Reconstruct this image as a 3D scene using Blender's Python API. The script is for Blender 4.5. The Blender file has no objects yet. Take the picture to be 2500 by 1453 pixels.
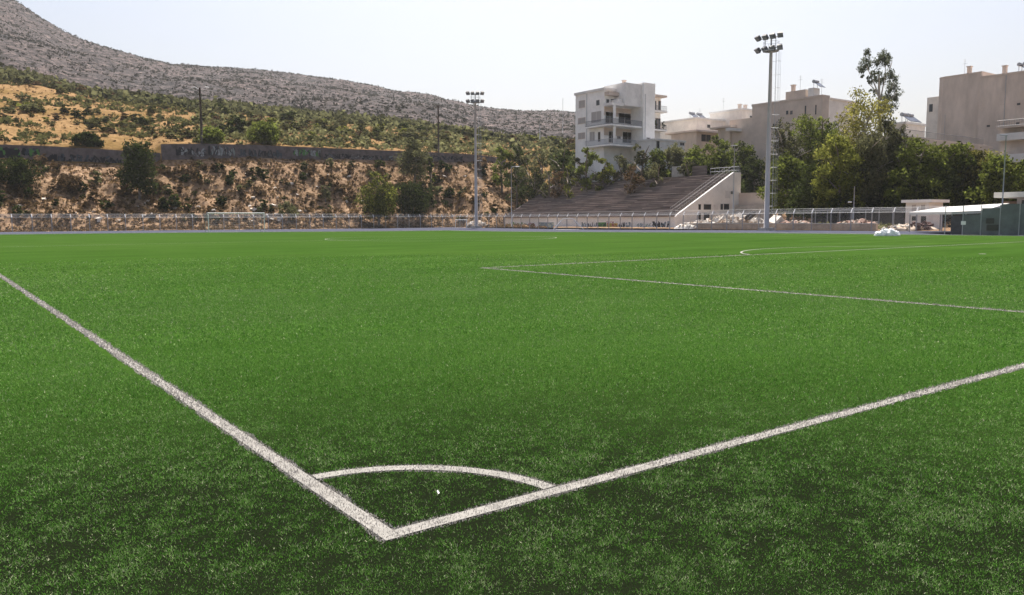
import bpy, math, random
import numpy as np
from mathutils import Vector, Matrix, noise as mnoise

# ------------------------------------------------------------------ camera
# world origin = the ground point under the camera; +Y runs along the touchline, +X along the near goal line
W, HPX, F = 2500.0, 1453.0, 1941.7
CH, YAW, PIT, ROL = 1.449, 0.6370, 0.0980, -0.0048
_s, _c = math.sin(YAW), math.cos(YAW)
FW = Vector((_s*math.cos(PIT), _c*math.cos(PIT), -math.sin(PIT)))
_R = Vector((_c, -_s, 0.0)); _U = _R.cross(FW)
RT = _R*math.cos(ROL) + _U*math.sin(ROL)
UP = -_R*math.sin(ROL) + _U*math.cos(ROL)
CAM = Vector((0, 0, CH))
scn = bpy.context.scene
cd = bpy.data.cameras.new('camera'); cam = bpy.data.objects.new('camera', cd)
scn.collection.objects.link(cam)
M = Matrix((RT, UP, -FW)).transposed().to_4x4(); M.translation = CAM
cam.matrix_world = M
cd.sensor_fit = 'HORIZONTAL'; cd.sensor_width = 36.0; cd.lens = 36.0*F/W
cd.clip_start = 0.1; cd.clip_end = 20000
scn.camera = cam

# ------------------------------------------------------------------ light
SUN_EL, SUN_HEAD = 62.0, 40.0          # degrees; heading measured from +Y towards +X
el, hd = math.radians(SUN_EL), math.radians(SUN_HEAD)
SDIR = Vector((math.sin(hd)*math.cos(el), math.cos(hd)*math.cos(el), math.sin(el)))
world = bpy.data.worlds.new('World'); scn.world = world; world.use_nodes = True
wn = world.node_tree; bg = wn.nodes['Background']
sky = wn.nodes.new('ShaderNodeTexSky'); sky.sky_type = 'NISHITA'; sky.sun_disc = False
sky.sun_elevation = el; sky.sun_rotation = hd
sky.altitude = 150; sky.air_density = 1.0; sky.dust_density = 6.0; sky.ozone_density = 1.0
wn.links.new(sky.outputs[0], bg.inputs[0]); bg.inputs[1].default_value = 0.09
ld = bpy.data.lights.new('sun', 'SUN'); sun = bpy.data.objects.new('sun', ld); scn.collection.objects.link(sun)
ld.energy = 4.8; ld.angle = math.radians(0.53); ld.color = (1.0, 0.95, 0.88)
sun.rotation_euler = SDIR.to_track_quat('Z', 'Y').to_euler(); sun.location = (0, 0, 60)
scn.view_settings.view_transform = 'Standard'; scn.view_settings.look = 'None'
scn.view_settings.exposure = 0.87; scn.view_settings.gamma = 1.0
scn.view_settings.use_curve_mapping = False
scn.render.engine = 'CYCLES'
scn.cycles.max_bounces = 6; scn.cycles.transparent_max_bounces = 6
scn.cycles.use_denoising = True; scn.cycles.volume_bounces = 1

# ------------------------------------------------------------------ pixel <-> place (photo pixels, 2500 wide)
def ray(px, py):
    return (FW*F + RT*(px-W/2) + UP*(HPX/2-py)).normalized()
FH = Vector((_s, _c, 0))
def at(px, py, d):
    r = ray(px, py); return CAM + r*(d/r.dot(FH))
def ground(px, py, z=0.0):
    r = ray(px, py); return CAM + r*((z-CH)/r.z)
def hitX(px, py, X):
    r = ray(px, py); return CAM + r*(X/r.x)
def hitY(px, py, Y):
    r = ray(px, py); return CAM + r*(Y/r.y)
def theta_px(px, py=400):
    r = ray(px, py); return math.atan2(r.x, r.y)

XF, YF = 86.0, 136.0                     # planes of the two fences
OX, OY = 1.647, 3.189                    # the corner of the pitch
FWID, FLEN = 63.9, 103.2                 # pitch size

def zg(x, y):
    return -0.30*np.exp(-((x-68)**2+(y-98)**2)/(2*25.0**2))

# ------------------------------------------------------------------ terrain height
def rf(th):
    a = YF/max(math.cos(th), .05) if math.cos(th) > .05 else 1e9
    b = XF/max(math.sin(th), .05) if math.sin(th) > .05 else 1e9
    return min(a, b)
def _curve(pts):
    t = []
    for px, r, z in pts: t.append((theta_px(px), r, z))
    t.sort(); a = np.array(t); return a[:, 0], a[:, 1], a[:, 2]
def _cp(pts):                            # (px, py, depth)
    t = []
    for px, py, d in pts:
        p = at(px, py, d); t.append((math.atan2(p.x, p.y), math.hypot(p.x, p.y), p.z))
    t.sort(); a = np.array(t); return a[:, 0], a[:, 1], a[:, 2]
def ry(px, Y): return Y/math.cos(theta_px(px))
def rx(px, X): return X/math.sin(theta_px(px))
_c2 = [(px, ry(px, 160.0), z) for px, z in [(-900, 11.6), (0, 11.9), (200, 11.7), (300, 11.6), (375, 11.7), (400, 13.0), (600, 14.1), (850, 14.6), (1000, 15.0), (1200, 15.4)]]
_c2 += [(1280, 196, 12.0), (1345, 184, 8.4), (1400, rx(1400, 113.5), 8.6), (1650, rx(1650, 113.5), 8.8), (1790, rx(1790, 113.5), 8.2), (1825, rx(1825, 116), 4.0), (2100, rx(2100, 118), 3.0), (2500, rx(2500, 116), 2.2), (3600, rx(3600, 114), 2.0)]
_c3 = [(px, ry(px, 161.0), z) for px, z in [(-900, 14.4), (0, 14.6), (200, 14.5), (300, 14.4), (375, 14.4), (400, 15.8), (600, 16.4), (850, 16.8), (1000, 16.9), (1200, 16.7)]]
_c3 += [(1280, 218, 15.6), (1345, 206, 15.0), (1400, 190, 14.2), (1650, rx(1650, 140), 13.2), (1790, rx(1790, 142), 12), (1825, rx(1825, 146), 8.5), (2100, rx(2100, 142), 9), (2500, rx(2500, 134), 7.5), (3600, rx(3600, 134), 7)]
_c4 = [(-900, 120, 230), (0, 182, 230), (100, 200, 230), (200, 224, 230), (300, 238, 230), (400, 250, 232), (500, 264, 234), (600, 271, 236), (800, 290, 240), (1000, 306, 246), (1100, 318, 250), (1200, 332, 252), (1300, 342, 255), (1400, 349, 258), (1650, 352, 262), (2500, 362, 270), (3600, 362, 270)]
_c5 = [(p, y-5, 330) for p, y, d in _c4]
_c6 = [(-900, -420, 760), (-300, -190, 760), (0, -14, 770), (40, 2, 775), (100, 42, 780), (150, 72, 785), (200, 95, 790), (300, 128, 800), (420, 159, 810), (520, 163, 820), (620, 168, 830), (700, 177, 840), (800, 192, 850), (900, 209, 860), (1000, 229, 870), (1100, 247, 880), (1200, 264, 890), (1300, 273, 895), (1400, 281, 900), (1650, 312, 900), (1900, 335, 900), (2500, 350, 900), (3600, 350, 900)]
CUR = [_curve(_c2), _curve(_c3), _cp(_c4), _cp(_c5), _cp(_c6)]
CUR[2] = (CUR[2][0], CUR[2][1], CUR[2][2])

T1180, T1225, T1380, SYL_ = theta_px(1180), theta_px(1225), theta_px(1380), hitX(1231, 545, 95.5).y
def knots(th):
    f = rf(th)
    k = [(f+0.4, float(zg(f*math.sin(th), f*math.cos(th)))+.02), (f+2.2, .30)]
    if T1180 < th <= T1380: k = [(f+0.4, .02), (max(f+1.2, (f+2.2)*(1-min((th-T1180)/(T1225-T1180), 1))+(SYL_+.6)/math.cos(th)*min((th-T1180)/(T1225-T1180), 1)), .30)]
    if th > T1380: k = [(f+0.4, .02), (f+2.5, .10), (111.4/math.sin(th), .25)]
    for c in CUR:
        k.append((float(np.interp(th, c[0], c[1])), float(np.interp(th, c[0], c[2]))))
    r6, z6 = k[-1]
    k.append((r6*1.12, z6*.93)); k.append((r6*2.2, z6*.45)); k.append((r6*3.2, 0))
    return k
def Hraw(th, r):
    k = knots(th); return float(np.interp(r, [a for a, b in k], [b for a, b in k]))
def H(x, y):
    th, r = math.atan2(x, y), math.hypot(x, y)
    if r < rf(th)+.4: return float(zg(x, y))
    z = Hraw(th, r)
    return z + relief(x, y, th, r)
def relief(x, y, th, r):
    f = rf(th); t = r-f
    left = th < theta_px(1345)
    if left:
        r2 = float(np.interp(th, CUR[0][0], CUR[0][1])); r3 = float(np.interp(th, CUR[1][0], CUR[1][1]))
        if r < r2:
            u = (r-f)/(r2-f); a = 1.5*math.sin(math.pi*min(max(u, 0), 1))
            return a*(-.9*abs(mnoise.noise((x*.17, y*.035, 6.6)))*2+mnoise.noise((x*.11, y*.11, 1.3))+.55*mnoise.noise((x*.33, y*.33, 4.1))+.3*mnoise.noise((x*.9, y*.9, 2.2)))
        if r < r3+.3: return 0.0
        a = min((r-r3)/12, 1)
    else:
        a = min(max(t-2, 0)/20, 1)*.6
    far = min(max((r-250)/150, 0), 1)
    near = a*(.5*mnoise.noise((x*.08, y*.08, 7))+.3*mnoise.noise((x*.3, y*.3, 9)))
    f6 = float(np.interp(th, CUR[4][0], CUR[4][1]))
    w = far*(9*mnoise.noise((x*.009, y*.009, 3))+4*mnoise.noise((x*.028, y*.028, 5))+1.6*mnoise.noise((x*.09, y*.09, 5)))
    w *= 1.0-.93*math.exp(-((r-f6)/60)**2)
    return near+w
def place(px, py, rmin=None, rmax=1000):
    """the first terrain point that the ray through a photo pixel meets"""
    d = ray(px, py); hh = math.hypot(d.x, d.y); th = math.atan2(d.x, d.y)
    r = rmin or rf(th)+1.0; step = .5
    while r < rmax:
        z = CH + d.z*r/hh
        if z <= H(d.x/hh*r, d.y/hh*r): return Vector((d.x/hh*r, d.y/hh*r, H(d.x/hh*r, d.y/hh*r)))
        r += step; step = .5 if r < 200 else (1 if r < 300 else 4)
    return None

# ------------------------------------------------------------------ materials
def nd(nt, t, **kw):
    n = nt.nodes.new(t)
    for k, v in kw.items(): setattr(n, k, v)
    return n
def srgb(r, g, b):
    return tuple(((v/255)/12.92 if v/255 <= .04045 else ((v/255+.055)/1.055)**2.4) for v in (r, g, b))
def mat(name, col, rough=.85, var=.25, scale=3.0, bump=.0, col2=None, metal=0.0, detail=6, spec=.3, stretch=None):
    """base colour with two octaves of procedural variation and a little relief"""
    m = bpy.data.materials.new(name); m.use_nodes = True; nt = m.node_tree
    b = nt.nodes['Principled BSDF']; b.inputs['Roughness'].default_value = rough
    b.inputs['Metallic'].default_value = metal; b.inputs['Specular IOR Level'].default_value = spec
    tc = nd(nt, 'ShaderNodeTexCoord'); mp = nd(nt, 'ShaderNodeMapping')
    if stretch: mp.inputs['Scale'].default_value = stretch
    nt.links.new(tc.outputs['Object'], mp.inputs[0])
    oi = nd(nt, 'ShaderNodeObjectInfo'); ml = nd(nt, 'ShaderNodeMath', operation='MULTIPLY'); ml.inputs[1].default_value = 57.0
    nt.links.new(oi.outputs['Random'], ml.inputs[0]); nt.links.new(ml.outputs[0], mp.inputs['Location'])
    n1 = nd(nt, 'ShaderNodeTexNoise'); n1.inputs['Scale'].default_value = scale; n1.inputs['Detail'].default_value = detail
    n1.inputs['Roughness'].default_value = .65
    nt.links.new(mp.outputs[0], n1.inputs['Vector'])
    cr = nd(nt, 'ShaderNodeValToRGB')
    a = col2 or tuple(c*(1-var) for c in col)
    cr.color_ramp.elements[0].position = .33; cr.color_ramp.elements[0].color = (*a, 1)
    cr.color_ramp.elements[1].position = .67
    cr.color_ramp.elements[1].color = (*(col if col2 else tuple(min(c*(1+var), 1) for c in col)), 1)
    nt.links.new(n1.outputs['Fac'], cr.inputs[0]); nt.links.new(cr.outputs[0], b.inputs['Base Color'])
    if bump:
        bp = nd(nt, 'ShaderNodeBump'); bp.inputs['Strength'].default_value = bump; bp.inputs['Distance'].default_value = .1
        nt.links.new(n1.outputs['Fac'], bp.inputs['Height']); nt.links.new(bp.outputs[0], b.inputs['Normal'])
    return m
def leafmat(name, dark, light, trans=.35):
    m = bpy.data.materials.new(name); m.use_nodes = True; nt = m.node_tree
    nt.nodes.remove(nt.nodes['Principled BSDF']); out = nt.nodes['Material Output']
    at_ = nd(nt, 'ShaderNodeAttribute', attribute_name='tint')
    oi = nd(nt, 'ShaderNodeObjectInfo')
    ad = nd(nt, 'ShaderNodeMath', operation='MULTIPLY_ADD'); ad.inputs[1].default_value = .35; ad.inputs[2].default_value = -.17
    nt.links.new(oi.outputs['Random'], ad.inputs[0])
    a2 = nd(nt, 'ShaderNodeMath', operation='ADD'); nt.links.new(at_.outputs['Fac'], a2.inputs[0]); nt.links.new(ad.outputs[0], a2.inputs[1])
    cr = nd(nt, 'ShaderNodeValToRGB')
    cr.color_ramp.elements[0].color = (*dark, 1); cr.color_ramp.elements[1].color = (*light, 1)
    nt.links.new(a2.outputs[0], cr.inputs[0])
    df = nd(nt, 'ShaderNodeBsdfDiffuse'); tr = nd(nt, 'ShaderNodeBsdfTranslucent'); mx = nd(nt, 'ShaderNodeMixShader')
    mx.inputs[0].default_value = trans
    nt.links.new(cr.outputs[0], df.inputs[0]); nt.links.new(cr.outputs[0], tr.inputs[0])
    nt.links.new(df.outputs[0], mx.inputs[1]); nt.links.new(tr.outputs[0], mx.inputs[2]); nt.links.new(mx.outputs[0], out.inputs[0])
    return m

MT = dict(
    concrete=mat('concrete', (.42, .40, .37), bump=.3, scale=1.5, var=.22),
    stand=mat('weathered concrete', (.165, .134, .120), bump=.5, scale=.9, var=.5, stretch=(1, .25, 4)),
    plank=mat('worn plank', (.36, .295, .26), scale=.8, var=.5, bump=.3, stretch=(1, .3, 1)),
    cream=mat('cream plaster', (.74, .69, .63), scale=.6, var=.13, bump=.1),
    whitewall=mat('white plaster', (.82, .80, .77), scale=.5, var=.10, bump=.08),
    greywall=mat('grey plaster', (.68, .66, .64), scale=.5, var=.13, bump=.08),
    tanwall=mat('tan plaster', (.54, .45, .385), scale=.5, var=.12, bump=.1),
    brownwall=mat('brown plaster', (.54, .455, .395), scale=.5, var=.17, bump=.1, stretch=(1, 1, .35)),
    darkstone=mat('dark wall plaster', (.115, .095, .095), scale=.8, var=.45, bump=.4),
    kerb=mat('pale kerb concrete', (.38, .38, .38), scale=3, var=.2),
    galv=mat('galvanised steel', (.36, .37, .39), rough=.55, var=.12, scale=1, metal=.3),
    pole=mat('grey painted steel', (.42, .40, .40), rough=.55, var=.08, scale=.5, metal=.1),
    darkmetal=mat('dark metal', (.07, .07, .075), rough=.6, var=.2),
    whitepaint=mat('white paint', (.80, .79, .77), rough=.5, var=.06),
    postgrey=mat('fence post concrete', (.34, .32, .31), var=.2),
    posttip=mat('white post tip', (.82, .80, .78), var=.05),
    wood=mat('old wood', (.05, .038, .03), scale=4, var=.35, stretch=(1, 1, .1)),
    bark=mat('bark', (.17, .14, .115), scale=6, var=.4, bump=.6, stretch=(1, 1, .3)),
    palebark=mat('pale bark', (.40, .36, .31), scale=5, var=.3, bump=.4, stretch=(1, 1, .3)),
    glass=mat('dark window glass', (.03, .033, .04), rough=.15, var=.3, spec=.6),
    shutter=mat('pale shutter', (.40, .37, .35), var=.1, scale=8),
    brick=mat('brown brick infill', (.30, .19, .14), var=.25, scale=4),
    rail=mat('dark railing', (.10, .10, .11), rough=.5, var=.2),
    teal=mat('green grey sheeting', (.12, .135, .14), rough=.4, var=.3, scale=.8),
    roofwhite=mat('pale sheet roof', (.47, .455, .43), rough=.6, var=.1, scale=.5),
    rubble=mat('rubble', (.40, .35, .30), var=.35, scale=2, bump=.5),
    rubblew=mat('white rubble', (.58, .54, .49), var=.3, scale=2, bump=.4),
    dirt=mat('pale dirt', (.42, .335, .26), var=.3, scale=.8, bump=.4),
    reddirt=mat('reddish dirt', (.30, .19, .15), var=.3, scale=.8, bump=.4),
    plastic=mat('white plastic', (.85, .85, .86), rough=.35, var=.04, scale=3, spec=.5),
    netm=mat('net', (.45, .45, .45), var=.05),
    wire=mat('wire', (.45, .44, .43), rough=.5, var=.1, metal=.3),
    redbrown=mat('red brown tarpaulin', (.075, .035, .032), var=.4, scale=1.5),
    lampglass=mat('lamp glass', (.16, .17, .19), rough=.2, var=.2, spec=.6),
    panel=mat('solar panel', (.05, .06, .09), rough=.25, var=.2, spec=.6),
    rock=mat('pale rock', (.50, .44, .38), var=.25, scale=2, bump=.4),
)
LM = dict(  # wide dark-to-light leaf ranges paint sun and shade contrast into the foliage
    dark=leafmat('dark green leaves', (.006, .009, .004), (.085, .108, .030), .4),  # darker than natural leaves, so shade under the crowns sits in the colour
    green=leafmat('green leaves', (.008, .014, .004), (.21, .25, .050), .6),
    yellow=leafmat('yellow green leaves', (.028, .034, .008), (.31, .33, .065), .55),
    olive=leafmat('grey green leaves', (.020, .022, .012), (.22, .22, .10), .5),
    scrub=leafmat('hillside scrub leaves', (.022, .024, .010), (.19, .185, .070), .4),
    greyscrub=leafmat('grey scrub', (.030, .031, .026), (.095, .092, .072), .2),
    dry=leafmat('dry twigs', (.030, .020, .012), (.23, .155, .085), .35),
    drylight=leafmat('dry straw', (.06, .037, .016), (.24, .155, .07), .3),
    bronze=leafmat('bronze green leaves', (.030, .030, .009), (.33, .31, .08), .55),
    blade=leafmat('turf fibre', (.005, .014, .004), (.40, .44, .27), .30),
    bladew=leafmat('white turf fibre', (.08, .075, .07), (.46, .43, .405), .25),
)

# ------------------------------------------------------------------ object helpers
_cr = [n for n in LM['blade'].node_tree.nodes if n.type == 'VALTORGB'][0].color_ramp
for _p, _c3_ in ((.28, (.036, .100, .014)), (.55, (.092, .225, .034)), (.85, (.20, .29, .11))):
    _e = _cr.elements.new(_p); _e.color = (*_c3_, 1)  # palest stop paints glints on the fibres
COL = scn.collection
class MB:
    def __init__(s): s.v = []; s.f = []; s.m = []
    def add(s, vs, fs, mi=0):
        o = len(s.v); s.v += [tuple(v) for v in vs]; s.f += [tuple(i+o for i in f) for f in fs]; s.m += [mi]*len(fs); return s
    def box(s, a, b, mi=0):
        x0, x1 = sorted((a[0], b[0])); y0, y1 = sorted((a[1], b[1])); z0, z1 = sorted((a[2], b[2]))
        return s.add([(x0, y0, z0), (x1, y0, z0), (x1, y1, z0), (x0, y1, z0), (x0, y0, z1), (x1, y0, z1), (x1, y1, z1), (x0, y1, z1)],
                     [(0, 3, 2, 1), (4, 5, 6, 7), (0, 1, 5, 4), (1, 2, 6, 5), (2, 3, 7, 6), (3, 0, 4, 7)], mi)
    def tube(s, pts, rads, n=6, mi=0, cap=True):
        rings = []; P = [Vector(p) for p in pts]
        for i, p in enumerate(P):
            t = (P[min(i+1, len(P)-1)]-P[max(i-1, 0)]).normalized()
            a = Vector((0, 0, 1)) if abs(t.z) < .9 else Vector((1, 0, 0))
            u = t.cross(a).normalized(); w = t.cross(u)
            r = rads[i] if hasattr(rads, '__len__') else rads
            rings.append([p+(u*math.cos(2*math.pi*k/n)+w*math.sin(2*math.pi*k/n))*r for k in range(n)])
        vs = [v for r in rings for v in r]; fs = []
        for i in range(len(P)-1):
            for k in range(n):
                fs.append((i*n+k, i*n+(k+1) % n, (i+1)*n+(k+1) % n, (i+1)*n+k))
        if cap: fs += [tuple(range(n)), tuple(reversed(range((len(P)-1)*n, len(P)*n)))]
        return s.add(vs, fs, mi)
    def bar(s, a, b, r, mi=0, n=4): return s.tube([a, b], r, n, mi)
    def build(s, name, mats, parent=None, smooth=False):
        me = bpy.data.meshes.new(name); me.from_pydata(s.v, [], s.f)
        if not isinstance(mats, (list, tuple)): mats = [mats]
        for m in mats: me.materials.append(m)
        if len(mats) > 1: me.polygons.foreach_set('material_index', s.m)
        if smooth: me.polygons.foreach_set('use_smooth', [True]*len(s.f))
        me.update()
        o = bpy.data.objects.new(name, me); COL.objects.link(o)
        if parent: o.parent = parent
        return o
def npmesh(name, V, nper, material, tint=None, parent=None, link=True):
    """V: (n*nper, 3) vertices of n separate polygons of nper corners"""
    me = bpy.data.meshes.new(name); nv = len(V); n = nv//nper
    me.vertices.add(nv); me.vertices.foreach_set('co', np.ascontiguousarray(V, dtype=np.float32).ravel())
    me.loops.add(nv); me.loops.foreach_set('vertex_index', np.arange(nv, dtype=np.int32))
    me.polygons.add(n); me.polygons.foreach_set('loop_start', np.arange(0, nv, nper, dtype=np.int32))
    me.polygons.foreach_set('loop_total', np.full(n, nper, dtype=np.int32))
    me.update(calc_edges=True); me.materials.append(material)
    if tint is not None:
        a = me.attributes.new('tint', 'FLOAT', 'POINT'); a.data.foreach_set('value', np.repeat(tint, nper).astype(np.float32))
    if not link: return me
    o = bpy.data.objects.new(name, me); COL.objects.link(o)
    if parent: o.parent = parent
    return o
def tag(o, label=None, cat=None, group=None, kind=None):
    if label: o['label'] = label
    if cat: o['category'] = cat
    if group: o['group'] = group
    if kind: o['kind'] = kind
    return o
def empty(name, loc, label, cat, group=None, rz=0):
    o = bpy.data.objects.new(name, None); COL.objects.link(o); o.location = loc; o.rotation_euler = (0, 0, rz)
    o.empty_display_size = .3
    return tag(o, label, cat, group)
def copy_tree(root, loc=None, rz=None, scale=None, label=None, group=None):
    r = root.copy(); COL.objects.link(r)
    def rec(src, dst):
        for ch in list(src.children):
            c = ch.copy(); COL.objects.link(c); c.parent = dst; rec(ch, c)
    rec(root, r)
    if loc is not None: r.location = loc
    if rz is not None: r.rotation_euler = (0, 0, rz)
    if scale is not None: r.scale = scale
    if label: r['label'] = label
    if group: r['group'] = group
    return r
HAZE = .00010
RNG = np.random.default_rng(7)
rnd = random.Random(11)

# ================================================================== SETTING
# ---- ground far and wide
g = MB(); g.add([(-2600, -2600, -.8), (2600, -2600, -.8), (2600, 2600, -.8), (-2600, 2600, -.8)], [(0, 1, 2, 3)])
tag(g.build('ground', MT['dirt']), kind='structure')

# ---- running track: blue grey surface all round the turf
def gridsheet(name, x0, x1, y0, y1, nx, ny, dz, material, mask=None):
    xs = np.linspace(x0, x1, nx); ys = np.linspace(y0, y1, ny)
    X, Y = np.meshgrid(xs, ys); Z = zg(X, Y)+dz
    V = np.stack([X, Y, Z], -1).reshape(-1, 3); fs = []
    for j in range(ny-1):
        for i in range(nx-1):
            a = j*nx+i; fs.append((a, a+1, a+nx+1, a+nx))
    me = bpy.data.meshes.new(name); me.from_pydata(V.tolist(), [], fs); me.materials.append(material)
    me.polygons.foreach_set('use_smooth', [True]*len(fs)); me.update()
    o = bpy.data.objects.new(name, me); COL.objects.link(o); return o
def trackmat():
    m = mat('track surface', (.070, .074, .100), rough=1.0, var=.18, scale=1.2, bump=.05, stretch=(1, 1, 1), spec=0.0); return m
tag(gridsheet('running_track', -70, XF+.45, -70, YF+.45, 53, 69, -.012, trackmat()), kind='structure')

# ---- turf
TX0, TX1, TY0, TY1 = OX-9, OX+FWID+2.2, OY-9, OY+FLEN+2.2
def turfmat():
    m = bpy.data.materials.new('artificial turf'); m.use_nodes = True; nt = m.node_tree; L = nt.links
    b = nt.nodes['Principled BSDF']; b.inputs['Roughness'].default_value = .9; b.inputs['Specular IOR Level'].default_value = .0
    tc = nd(nt, 'ShaderNodeTexCoord')
    def noise(scale, detail, st=None, rough=.6):
        n = nd(nt, 'ShaderNodeTexNoise'); n.inputs['Scale'].default_value = scale; n.inputs['Detail'].default_value = detail
        n.inputs['Roughness'].default_value = rough
        mp = nd(nt, 'ShaderNodeMapping'); mp.inputs['Rotation'].default_value = (0, 0, YAW)
        mp.inputs['Scale'].default_value = st or (1, 1, 1)
        L.new(tc.outputs['Object'], mp.inputs[0]); L.new(mp.outputs[0], n.inputs['Vector']); return n
    fine = noise(9, 8, (1, .5, 1), .8); mid = noise(.45, 5, (.5, 1.6, 1)); big = noise(.05, 3)
    cr = nd(nt, 'ShaderNodeValToRGB'); e = cr.color_ramp.elements
    e[0].position = .25; e[0].color = (.018, .046, .008, 1); e[1].position = .75; e[1].color = (.052, .102, .020, 1)
    L.new(fine.outputs['Fac'], cr.inputs[0])
    cr2 = nd(nt, 'ShaderNodeValToRGB'); e = cr2.color_ramp.elements
    e[0].position = .35; e[0].color = (.84, .88, .80, 1); e[1].position = .65; e[1].color = (1.10, 1.10, 1.06, 1)
    L.new(mid.outputs['Fac'], cr2.inputs[0])
    cr3 = nd(nt, 'ShaderNodeValToRGB'); e = cr3.color_ramp.elements
    e[0].position = .35; e[0].color = (.9, .95, .9, 1); e[1].position = .65; e[1].color = (1.12, 1.06, 1.1, 1)
    L.new(big.outputs['Fac'], cr3.inputs[0])
    def mul(a, bb):
        x = nd(nt, 'ShaderNodeMix', data_type='RGBA', blend_type='MULTIPLY'); x.inputs[0].default_value = 1
        L.new(a, x.inputs[6]); L.new(bb, x.inputs[7]); return x.outputs[2]
    green = mul(mul(cr.outputs[0], cr2.outputs[0]), cr3.outputs[0])
    seam = nd(nt, 'ShaderNodeTexWave', wave_type='BANDS', bands_direction='Y'); seam.inputs['Scale'].default_value = .0785; seam.inputs['Distortion'].default_value = .15; seam.inputs['Detail'].default_value = 1
    L.new(tc.outputs['Object'], seam.inputs['Vector'])
    cr4 = nd(nt, 'ShaderNodeValToRGB'); e = cr4.color_ramp.elements
    e[0].position = .44; e[0].color = (.955, .96, .95, 1); e[1].position = .56; e[1].color = (1.03, 1.035, 1.02, 1)
    L.new(seam.outputs['Fac'], cr4.inputs[0]); green = mul(green, cr4.outputs[0])
    wear = noise(.16, 6, (.35, 2.2, 1), .7); cr5 = nd(nt, 'ShaderNodeValToRGB'); e = cr5.color_ramp.elements
    e[0].position = .38; e[0].color = (.90, .92, .86, 1); e[1].position = .64; e[1].color = (1.12, 1.06, 1.16, 1)
    L.new(wear.outputs['Fac'], cr5.inputs[0]); green = mul(green, cr5.outputs[0])
    # where the fibres are built one by one the sheet is the black granule infill below them
    att = nd(nt, 'ShaderNodeAttribute', attribute_name='infill')
    inf = nd(nt, 'ShaderNodeValToRGB'); e = inf.color_ramp.elements
    e[0].color = (.004, .006, .003, 1); e[1].color = (.014, .019, .009, 1)
    n4 = noise(60, 4); L.new(n4.outputs['Fac'], inf.inputs[0])
    mx = nd(nt, 'ShaderNodeMix', data_type='RGBA'); L.new(att.outputs['Fac'], mx.inputs[0]); L.new(green, mx.inputs[6]); L.new(inf.outputs[0], mx.inputs[7])
    L.new(mx.outputs[2], b.inputs['Base Color'])
    bp = nd(nt, 'ShaderNodeBump'); bp.inputs['Strength'].default_value = .5; bp.inputs['Distance'].default_value = .02
    L.new(fine.outputs['Fac'], bp.inputs['Height']); L.new(bp.outputs[0], b.inputs['Normal'])
    return m
RG = 34.0
turf = gridsheet('turf_pitch', TX0, TX1, TY0, TY1, 190, 290, 0.0, turfmat()); tag(turf, kind='structure')
co = np.empty(len(turf.data.vertices)*3, dtype=np.float32); turf.data.vertices.foreach_get('co', co); co = co.reshape(-1, 3)
rr = np.hypot(co[:, 0], co[:, 1]); att = turf.data.attributes.new('infill', 'FLOAT', 'POINT')
att.data.foreach_set('value', np.clip((9.0-rr)/4.5, 0, 1).astype(np.float32))
# pale edging between turf and track
k = MB()
for i in range(60):
    xa, xb = TX0+(TX1-TX0)*i/60, TX0+(TX1-TX0)*(i+1)/60
    z = float(zg(xa, TY1)); k.add([(xa, TY1, z+.03), (xb, TY1, float(zg(xb, TY1))+.03), (xb, TY1+.22, float(zg(xb, TY1))+.03), (xa, TY1+.22, z+.03), (xa, TY1, z-.05), (xb, TY1, float(zg(xb, TY1))-.05)], [(0, 1, 2, 3), (0, 4, 5, 1)])
for i in range(90):
    ya, yb = TY0+(TY1-TY0)*i/90, TY0+(TY1-TY0)*(i+1)/90
    z, z2 = float(zg(TX1, ya)), float(zg(TX1, yb)); k.add([(TX1, ya, z+.03), (TX1+.22, ya, z+.03), (TX1+.22, yb, z2+.03), (TX1, yb, z2+.03), (TX1, ya, z-.05), (TX1, yb, z2-.05)], [(0, 1, 2, 3), (0, 3, 5, 4)])
tag(k.build('kerb', MT['kerb']), kind='structure')

# ---- painted lines (segments and arcs in the pitch's own coordinates)
LW = .05
segs = [((0, 0), (0, 60)), ((0, 0), (60, 0))]
pcx = FWID/2-20.16
def on_line(x, y, LW=.060):
    """inside any marking? x,y relative to the corner of the pitch (arrays)"""
    m = (np.abs(x) < LW) & (y > -LW) & (y < FLEN)
    m |= (np.abs(y) < LW) & (x > -LW) & (x < FWID)
    r = np.hypot(x, y); m |= (np.abs(r-1.0) < LW) & (x > 0) & (y > 0)
    m |= (np.abs(x-pcx) < LW) & (y > 0) & (y < 16.5+LW)
    m |= (np.abs(y-16.5) < LW) & (x > pcx-LW) & (x < FWID-pcx)
    r = np.hypot(x-FWID/2, y-11); m |= (np.abs(r-9.15) < LW) & (y > 16.5)
    m |= r < .13
    return m
mk = MB()
def strip(p, q, w=.042, n=40, dz=.004):
    p, q = Vector(p), Vector(q); t = (q-p).normalized(); s = Vector((-t.y, t.x))*w
    vs = []
    for i in range(n+1):
        c = p+(q-p)*i/n
        for e in (c-s, c+s): vs.append((e.x+OX, e.y+OY, float(zg(e.x+OX, e.y+OY))+dz))
    mk.add(vs, [(2*i, 2*i+2, 2*i+3, 2*i+1) for i in range(n)])
def arc(cx, cy, r, a0, a1, n=64, w=.042, dz=.0044):
    vs = []
    for i in range(n+1):
        a = a0+(a1-a0)*i/n
        for rr_ in (r-w, r+w):
            x, y = cx+rr_*math.cos(a)+OX, cy+rr_*math.sin(a)+OY; vs.append((x, y, float(zg(x, y))+dz))
    mk.add(vs, [(2*i, 2*i+1, 2*i+3, 2*i+2) for i in range(n)])
strip((0, -LW), (0, FLEN)); strip((LW-.012, 0), (FWID, 0)); arc(0, 0, 1.0, .055, math.pi/2-.055)
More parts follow.
